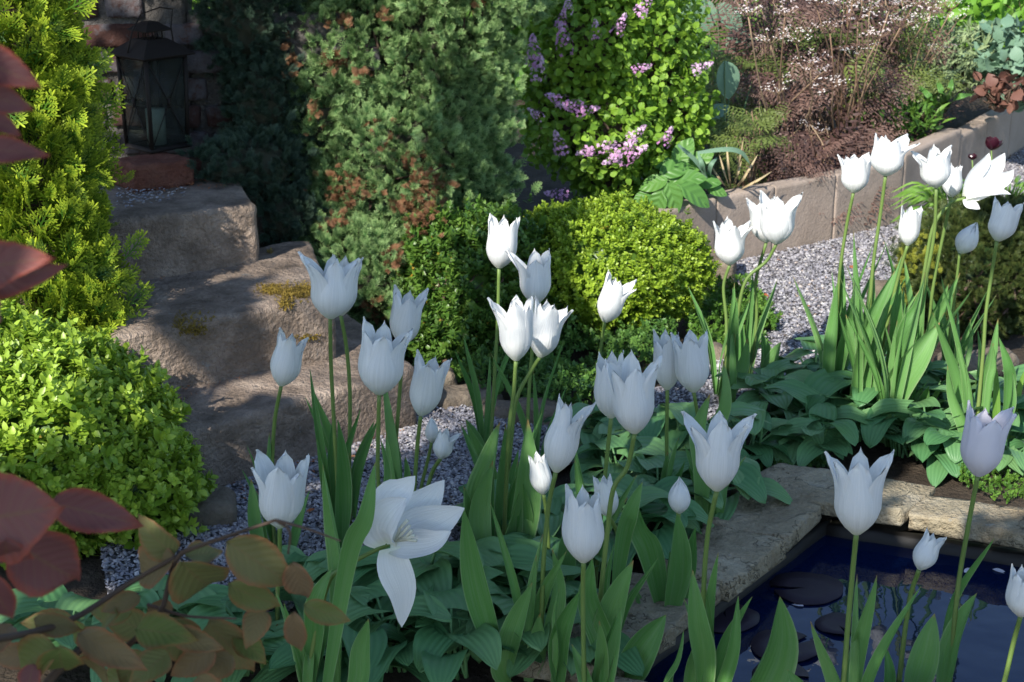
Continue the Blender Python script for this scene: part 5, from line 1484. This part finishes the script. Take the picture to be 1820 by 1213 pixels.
for (px, py, lb) in FL:
    g = gp(px, py, .014)
    lf = blade(.022, .011, P_OVAL, 6, 5, .4, .7)
    o = link('fallen_leaf', lf.mesh('fallen_leaf'), M['dead_leaf']); o.location = g; o.rotation_euler = (0, 0, rng.uniform(0, 6))
    tagit(o, lb, 'fallen leaf')
# needles and bits of litter under the step and on the steps
pts = []
for poly, z, n in [([(380, 850), (590, 800), (700, 745), (720, 770), (560, 850), (400, 900)], .012, 240), ([(240, 480), (450, 445), (460, 458), (250, 505)], .256, 90), ([(300, 690), (620, 590), (620, 600), (310, 715)], .131, 90), ([(215, 315), (400, 318), (420, 330), (215, 345)], .381, 220)]:
    q = scatter_poly([tuple(v2(gp(p[0], p[1], z))) for p in poly], n)
    pts.append(np.column_stack([q, np.full(n, z)]))
pts = np.vstack(pts); n = len(pts)
needle = [blade(1, .12, P_LANCE, 3, 3, .3, .2), blade(.7, .3, P_OVAL, 3, 3, .3, .4)]
V, T, tp, u_, vr = bake(needle, rng.integers(0, 2, n), rand_rot(n, .25), pts, rng.uniform(.006, .016, n), rng.random(n))
link('leaf_litter', mesh_np('leaf_litter', V, T, tp, u_, vr), M['dead_leaf'], kind='stuff')
q = scatter_poly([tuple(v2(gp(p[0], p[1], .38))) for p in [(205, 335), (330, 332), (330, 352), (205, 372)]], 150)
V, T, tp, u_, vr = bake(stone_tpl, rng.integers(0, 5, 150), rand_rot(150), np.column_stack([q, np.full(150, .381)]), rng.uniform(.003, .006, 150), rng.random(150))
link('loose_chippings', mesh_np('loose_chippings', V, T, tp, None, vr), M['gravel'], kind='stuff')
# moss on the front of the middle step
mp = []
dg = bpy.context.evaluated_depsgraph_get()
dg.update()
def hit(px, py):
    d = ray(px, py).normalized()
    ok, p, nn, _, ob, _ = sc.ray_cast(dg, CAM, d)
    return (p, nn, ob) if ok else None
for (px, py, rx, ry, n) in [(482, 516, 20, 9, 260), (520, 522, 26, 12, 420), (545, 518, 14, 10, 160), (508, 540, 12, 10, 120), (345, 585, 22, 8, 110), (350, 565, 26, 10, 60), (320, 575, 10, 14, 60), (545, 600, 20, 4, 60), (480, 450, 6, 3, 20)]:
    for k in range(n):
        d = ray(px + rng.normal() * rx * .6, py + rng.normal() * ry * .6).normalized()
        inv = s2.matrix_world.inverted()
        ok, p, nn, _ = s2.ray_cast(inv @ CAM, (inv.to_3x3() @ d).normalized())
        if ok: mp.append((s2.location + p, nn))
if mp:
    P = np.array([p for p, _ in mp]); Nn = np.array([q for _, q in mp]); n = len(P)
    V, T, tp, u_, vr = bake([sprig_box(2, 1, 3), THUJA[0]], np.zeros(n, int), orient(Nn, .8, .3, .8, 'any'), P - np.array(s2.location), rng.uniform(.004, .009, n), rng.random(n))
    link('moss', mesh_np('moss', V, T, tp, u_, vr), M['moss'], s2, kind='stuff')

# ---------------------------------------------------------------- copper beech: hangs into the picture on the left, shades the near bed
BL = (-1.95, -0.75, 0.0)
beech = thing('copper_beech', 'copper beech with reddish and greening leaves reaching in at the lower left', 'tree', BL)
bl = np.array(BL)
P_BEECH = lambda s: max(.004, math.sin(math.pi * min(1, s ** .74))) ** .85 * (1 - .3 * s ** 2) * 1.12 * (1 + .04 * math.sin(s * 46))
BT = [blade(1, .60, P_BEECH, 16, 11, .2, cv, .07, k) for k, cv in enumerate((.2, .7, 1.1))]
bm_ = {k: [t.mesh('leaf') for t in BT] for k in ('beech_red', 'beech_green')}
BLP = []
def bleaf(p0, p1, w, Y, mat, ty=None, face=None):
    a = np.array(at(p0[0], p0[1], Y)); b = np.array(at(p1[0], p1[1], Y + (rng.uniform(-.03, .03) if ty is None else ty)))
    d = b - a; L = np.linalg.norm(d)
    z = np.array([rng.uniform(-.35, .35), -1, rng.uniform(.2, .9)]) if face is None else np.array(face, float)
    lpx = math.hypot(p1[0] - p0[0], p1[1] - p0[1])
    R = frames(d[None], z[None])[0] * np.array([[(w / lpx) / .60 * .88, 1, 1]]) * L
    m4 = np.eye(4); m4[:3, :3] = R; m4[:3, 3] = a - bl
    BLP.append((a + b) / 2)
    link('leaf', bm_[mat][int(rng.integers(3))], M[mat], beech, Matrix(m4.tolist()))
for a in [((-45, 925), (98, 905), 135, .78, 'beech_red'), ((88, 893), (260, 935), 82, .86, 'beech_red'), ((20, 960), (178, 1070), 118, .80, 'beech_red'), ((10, 960), (14, 1048), 60, .76, 'beech_red'), ((-20, 1020), (22, 1130), 60, .78, 'beech_red'),
          ((-50, 100), (68, 150), 70, .74, 'beech_red'), ((-50, 160), (66, 196), 60, .75, 'beech_red'), ((-30, 205), (38, 232), 40, .78, 'beech_red'), ((-40, 265), (90, 272), 56, .74, 'beech_red'), ((-50, 480), (78, 456), 60, .76, 'beech_red'), ((-30, 510), (74, 478), 44, .78, 'beech_red'), ((-40, 545), (38, 545), 46, .76, 'beech_red'),
          ((403, 962), (545, 1062), 92, 1.02, 'beech_green'), ((520, 1000), (545, 1092), 50, 1.03, 'beech_green'), ((322, 998), (418, 1115), 92, 1.04, 'beech_green'), ((312, 992), (172, 1032), 72, 1.05, 'beech_green'), ((312, 985), (238, 950), 56, 1.06, 'beech_green'), ((405, 1040), (505, 1085), 54, 1.05, 'beech_green'),
          ((540, 1075), (625, 1108), 48, 1.03, 'beech_green'), ((522, 1088), (530, 1184), 40, 1.0, 'beech_green'), ((300, 1100), (362, 1202), 82, 1.05, 'beech_green'), ((370, 1105), (452, 1206), 82, 1.08, 'beech_green'), ((140, 1125), (258, 1192), 60, .98, 'beech_green'), ((100, 1150), (-15, 1205), 70, .96, 'beech_green'), ((105, 1150), (112, 1230), 56, .95, 'beech_green'),
          ((330, 990), (400, 975), 44, 1.05, 'beech_green'), ((250, 1060), (170, 1085), 40, 1.06, 'beech_green'), ((262, 1080), (330, 1100), 46, 1.07, 'beech_green'), ((210, 1090), (140, 1110), 36, 1.05, 'beech_green'), ((60, 1100), (150, 1130), 50, 1.0, 'beech_green'), ((300, 1160), (230, 1213), 60, 1.02, 'beech_green'), ((20, 1110), (-40, 1160), 60, .98, 'beech_green'),
          ((340, 1010), (285, 1065), 50, 1.08, 'beech_green'), ((200, 1130), (130, 1170), 54, 1.03, 'beech_green'), ((380, 1150), (300, 1213), 60, 1.05, 'beech_green'), ((60, 1180), (40, 1240), 50, .96, 'beech_red'), ((465, 1080), (440, 1150), 50, 1.07, 'beech_green'), ((260, 1160), (200, 1230), 70, 1.05, 'beech_green'), ((420, 1120), (470, 1180), 50, 1.09, 'beech_green')]:
    bleaf(*a)
for k in range(18):
    x_, y_ = rng.uniform(-40, 430), rng.uniform(1090, 1230); a_ = rng.uniform(-.6, 3.6); l_ = rng.uniform(70, 115)
    if y_ < 1130 and x_ > 330: continue
    bleaf((x_, y_), (x_ + math.cos(a_) * l_, y_ + math.sin(a_) * l_ * .7), rng.uniform(42, 66), rng.uniform(1.02, 1.16), 'beech_green' if rng.random() < .8 else 'beech_red')
def btw(name, pts, r0, r1, mat='twig', n=14):
    path = catmull([np.array(at(*p)) if len(p) == 3 and abs(p[0]) > 8 else np.array(p) for p in pts], n)
    link(name, tube(path - bl, r0, r1, 7).mesh(name), M[mat], beech)
btw('twig', [(225, 1150, 1.05), (285, 1090, 1.05), (312, 995, 1.05), (352, 972, 1.04), (400, 955, 1.03), (490, 925, 1.02)], .0022, .0011)
btw('twig', [(490, 925, 1.02), (545, 940, 1.01), (605, 962, 1.0)], .0012, .0006)
btw('twig', [(490, 925, 1.02), (515, 945, 1.02), (512, 985, 1.02)], .0011, .0007)
btw('twig', [(60, 1240, .98), (150, 1150, 1.0), (225, 1150, 1.05)], .003, .0022)
btw('twig', [(-120, 1150, .9), (30, 1130, .97), (130, 1100, 1.02), (225, 1040, 1.05), (312, 990, 1.05)], .0028, .0016)
btw('twig', [(-140, 880, .75), (-40, 880, .78), (40, 885, .82), (92, 893, .86)], .0026, .0012)
btw('twig', [(262, 1075, 1.06), (330, 1095, 1.05), (420, 1100, 1.05)], .0014, .0008)
# trunk, limbs
tk = catmull([bl + np.array([0, 0, -.1]), bl + np.array([.03, .02, .9]), bl + np.array([.0, .08, 1.9]), bl + np.array([.12, .1, 3.2])], 16)
link('trunk', tube(tk - bl, .13, .06, 14).mesh('trunk'), M['bark'], beech)
LIMBS = []
def limb(p, r0=.028, r1=.006):
    path = catmull(p, 14); LIMBS.append(path)
    link('limb', tube(path - bl, r0, r1, 8).mesh('limb'), M['bark'], beech)
A = lambda *v: np.array(v, float)
limb([bl + A(.03, .02, .7), A(-1.5, .2, .95), A(-1.0, .6, .98), np.array(at(-140, 880, .75))], .02, .003)
limb([bl + A(.02, .02, .55), A(-1.4, .2, .6), A(-.8, .7, .62), np.array(at(-120, 1150, .9))], .018, .003)
limb([bl + A(.03, .02, 1.0), A(-1.5, .1, 1.3), A(-.85, .45, 1.32), np.array(at(-160, 300, .74))], .018, .003)
btw('twig', [(-160, 300, .74), (-90, 220, .74), (-50, 160, .74), (-45, 100, .74)], .003, .0012)
btw('twig', [(-160, 300, .74), (-110, 400, .75), (-60, 470, .76), (-45, 540, .76)], .003, .0012)
# the crown above and behind the camera: unseen leaves placed to shape the shade
SV = np.array(SUNV)
def sub_(v): return v - (v @ SV)[..., None] * SV if v.ndim > 1 else v - (v @ SV) * SV
pts = []
for c, r in SHADE:
    n = int(26 + r * r * 16000)
    pts.append(c + rng.normal(size=(n, 3)) * r * .55)
dg = bpy.context.evaluated_depsgraph_get(); dg.update()
SKIP = ('tulip', 'copper_beech', 'dark_flower', 'daisy')
def surf(px, py, skip=SKIP):
    """first surface behind the tulips seen through this spot of the photograph"""
    d = ray(px, py).normalized(); o = CAM.copy()
    for k in range(14):
        ok_, p, nn, _, ob, _ = sc.ray_cast(dg, o, d)
        if not ok_: return None
        rt = ob
        while rt.parent: rt = rt.parent
        if not rt.name.startswith(skip): return np.array(p)
        o = p + d * .002
    return None
bp = []
for (px, py, rx, ry, k) in [(620, 340, 44, 30, 130), (762, 330, 30, 45, 120), (745, 385, 28, 38, 90), (592, 112, 22, 14, 50), (850, 12, 14, 12, 16), (612, 40, 18, 14, 24), (680, 30, 15, 10, 16), (700, 465, 18, 26, 50), (515, 110, 14, 40, 30), (715, 360, 24, 24, 50), (595, 395, 20, 14, 36), (655, 220, 10, 10, 10), (680, 580, 15, 12, 14), (665, 545, 18, 14, 30), (560, 200, 12, 30, 20), (690, 250, 10, 20, 14), (640, 130, 14, 10, 12), (730, 290, 16, 16, 20)]:
    for j in range(k):
        q_ = surf(px + rng.normal() * rx * .55, py + rng.normal() * ry * .55)
        if q_ is not None: bp.append(q_ + unit(CAMN - q_) * rng.uniform(-.012, .008))
bp = np.array(bp); nb_ = np.tile(np.array([[0, -1, .3]]), (len(bp), 1))
foliage(cyp, 'dead_spray', TUFT, M['cypress_brown'], bp, orient(nb_, .5, .2, .9, 'any'), rng.uniform(.016, .03, len(bp)), None, 200, None, stuff_name='dead_foliage')
def shade_on(objs, poly_px, n):
    for x_, y_ in scatter_poly(poly_px, n):
        d = ray(x_, y_).normalized(); best = None
        for ob in objs:
            h_ = ob.ray_cast(CAM - ob.location, d)
            if h_[0]:
                p = ob.location + h_[1]
                if best is None or (p - CAM).length < (best - CAM).length: best = p
        if best is not None: pts.append(np.array(best) + rng.normal(size=(3, 3)) * .01)
def shade(poly_px, n, sp=.012):
    for x_, y_ in scatter_poly(poly_px, n):
        p = surf(x_, y_)
        if p is not None: pts.append((p + rng.normal(size=(3, 3)) * sp))
def lit(x0, x1, y0, y1, r=.035, st=36, poly=None):
    for x_ in np.arange(x0, x1 + 1, st):
        for y_ in np.arange(y0, y1 + 1, st):
            p = surf(x_, y_)
            if p is not None: LIT.append((p, r))
shade([(300, 930), (420, 860), (560, 850), (640, 815), (800, 800), (1000, 790), (1230, 735), (1330, 700), (1380, 790), (1480, 850), (1560, 905), (1820, 930), (1840, 1213), (200, 1213)], 1500, .03)
shade([(0, 850), (130, 810), (260, 840), (370, 880), (330, 1000), (0, 1020)], 260, .02)
shade([(200, 40), (480, 0), (490, 200), (520, 330), (470, 430), (440, 440), (200, 440)], 420, .016)
shade_on([s1, s2, s3], [(150, 320), (460, 330), (460, 445), (440, 460), (425, 520), (415, 560), (420, 610), (455, 640), (430, 690), (480, 730), (565, 785), (500, 850), (380, 880), (250, 700), (150, 600)], 2600)
shade([(850, 470), (950, 470), (960, 520), (980, 600), (1180, 640), (1060, 740), (900, 740), (850, 660), (880, 560)], 260, .016)
shade([(960, 380), (1020, 380), (1010, 450), (1040, 520), (960, 500)], 90, .016)
shade([(800, 40), (880, 60), (860, 160), (840, 260), (760, 300), (720, 240), (790, 160)], 130, .02)
shade([(1330, 650), (1480, 640), (1570, 700), (1610, 800), (1480, 850), (1340, 780)], 240, .02)
shade([(1360, 740), (1420, 720), (1500, 800), (1560, 860), (1500, 900)], 120, .02)
pts = np.vstack(pts)
bq = np.repeat(np.array(BLP), 5, 0); bq = bq + rng.normal(size=bq.shape) * .022
pts = np.vstack([pts, bq])
t_ = rng.uniform(2.3, 3.7, len(pts)); t_[-len(bq):] = rng.uniform(1.3, 2.2, len(bq))
cp = pts + SV * t_[:, None]
lit(20, 250, 590, 740, .035); lit(0, 120, 0, 470, .04)
lit(480, 580, 455, 580, .02, 28); lit(520, 720, 620, 690, .02, 30); lit(600, 720, 700, 770, .02, 30)
lit(520, 720, 10, 330, .035, 40); lit(540, 700, 360, 560, .03, 40); lit(1060, 1240, 390, 500, .035); lit(960, 1220, 20, 330, .06, 60); lit(740, 790, 420, 640, .02); lit(1650, 1790, 860, 905, .03, 45)
LP = np.array([c for c, r in LIT]); LR = np.array([r for c, r in LIT])
ok = np.ones(len(cp), bool)
for c, r in zip(LP, LR):
    ok &= np.linalg.norm(sub_(cp - c), axis=1) > r + .038
# nothing of the crown inside the camera's view
w_ = cp - CAMN; dep = w_ @ np.array(FWD); yy = w_ @ np.array(UPV) / np.maximum(dep, .05)
ok &= ~((dep > 0) & (yy < .30))
cp = cp[ok]; n = len(cp)
CT = [blade(1, .62, P_OVAL, 5, 3, .12, .5, .03, k) for k in range(3)]
zr = unit(SV + rng.normal(size=(n, 3)) * .45); yr = rng.normal(size=(n, 3)); yr[:, 2] -= .4
V, T, tp, u_, vr = bake(CT, rng.integers(0, 3, n), frames(yr, zr), cp - bl, rng.uniform(.05, .075, n), rng.random(n))
link('shade_crown', mesh_np('shade_crown', V, T, tp, u_, vr), M['beech_red'], beech, kind='stuff')
# limbs into the crown
for k in range(9):
    tgt = cp[rng.integers(n)]
    st = tk[9 + k % 6]
    limb([st, st * .6 + tgt * .4 + A(0, 0, .25), tgt], .03, .004)
for k in range(60):
    tgt = cp[rng.integers(n)]; lm = LIMBS[3 + k % 9]; st = lm[rng.integers(5, 14)]
    path = catmull([st, (st + tgt) / 2 + A(0, 0, .06), tgt], 6)
    link('twig', tube(path - bl, .005, .0015, 4).mesh('twig'), M['twig'], beech)
print('crown leaves', n, 'objects', len(bpy.data.objects), 'tris', sum(len(m.polygons) for m in bpy.data.meshes))
for rc in TULIPS: print(tuple(round(v, 2) for v in rc['b']), [round(v, 2) for v in rc['g']], rc['root']['label'][:40])
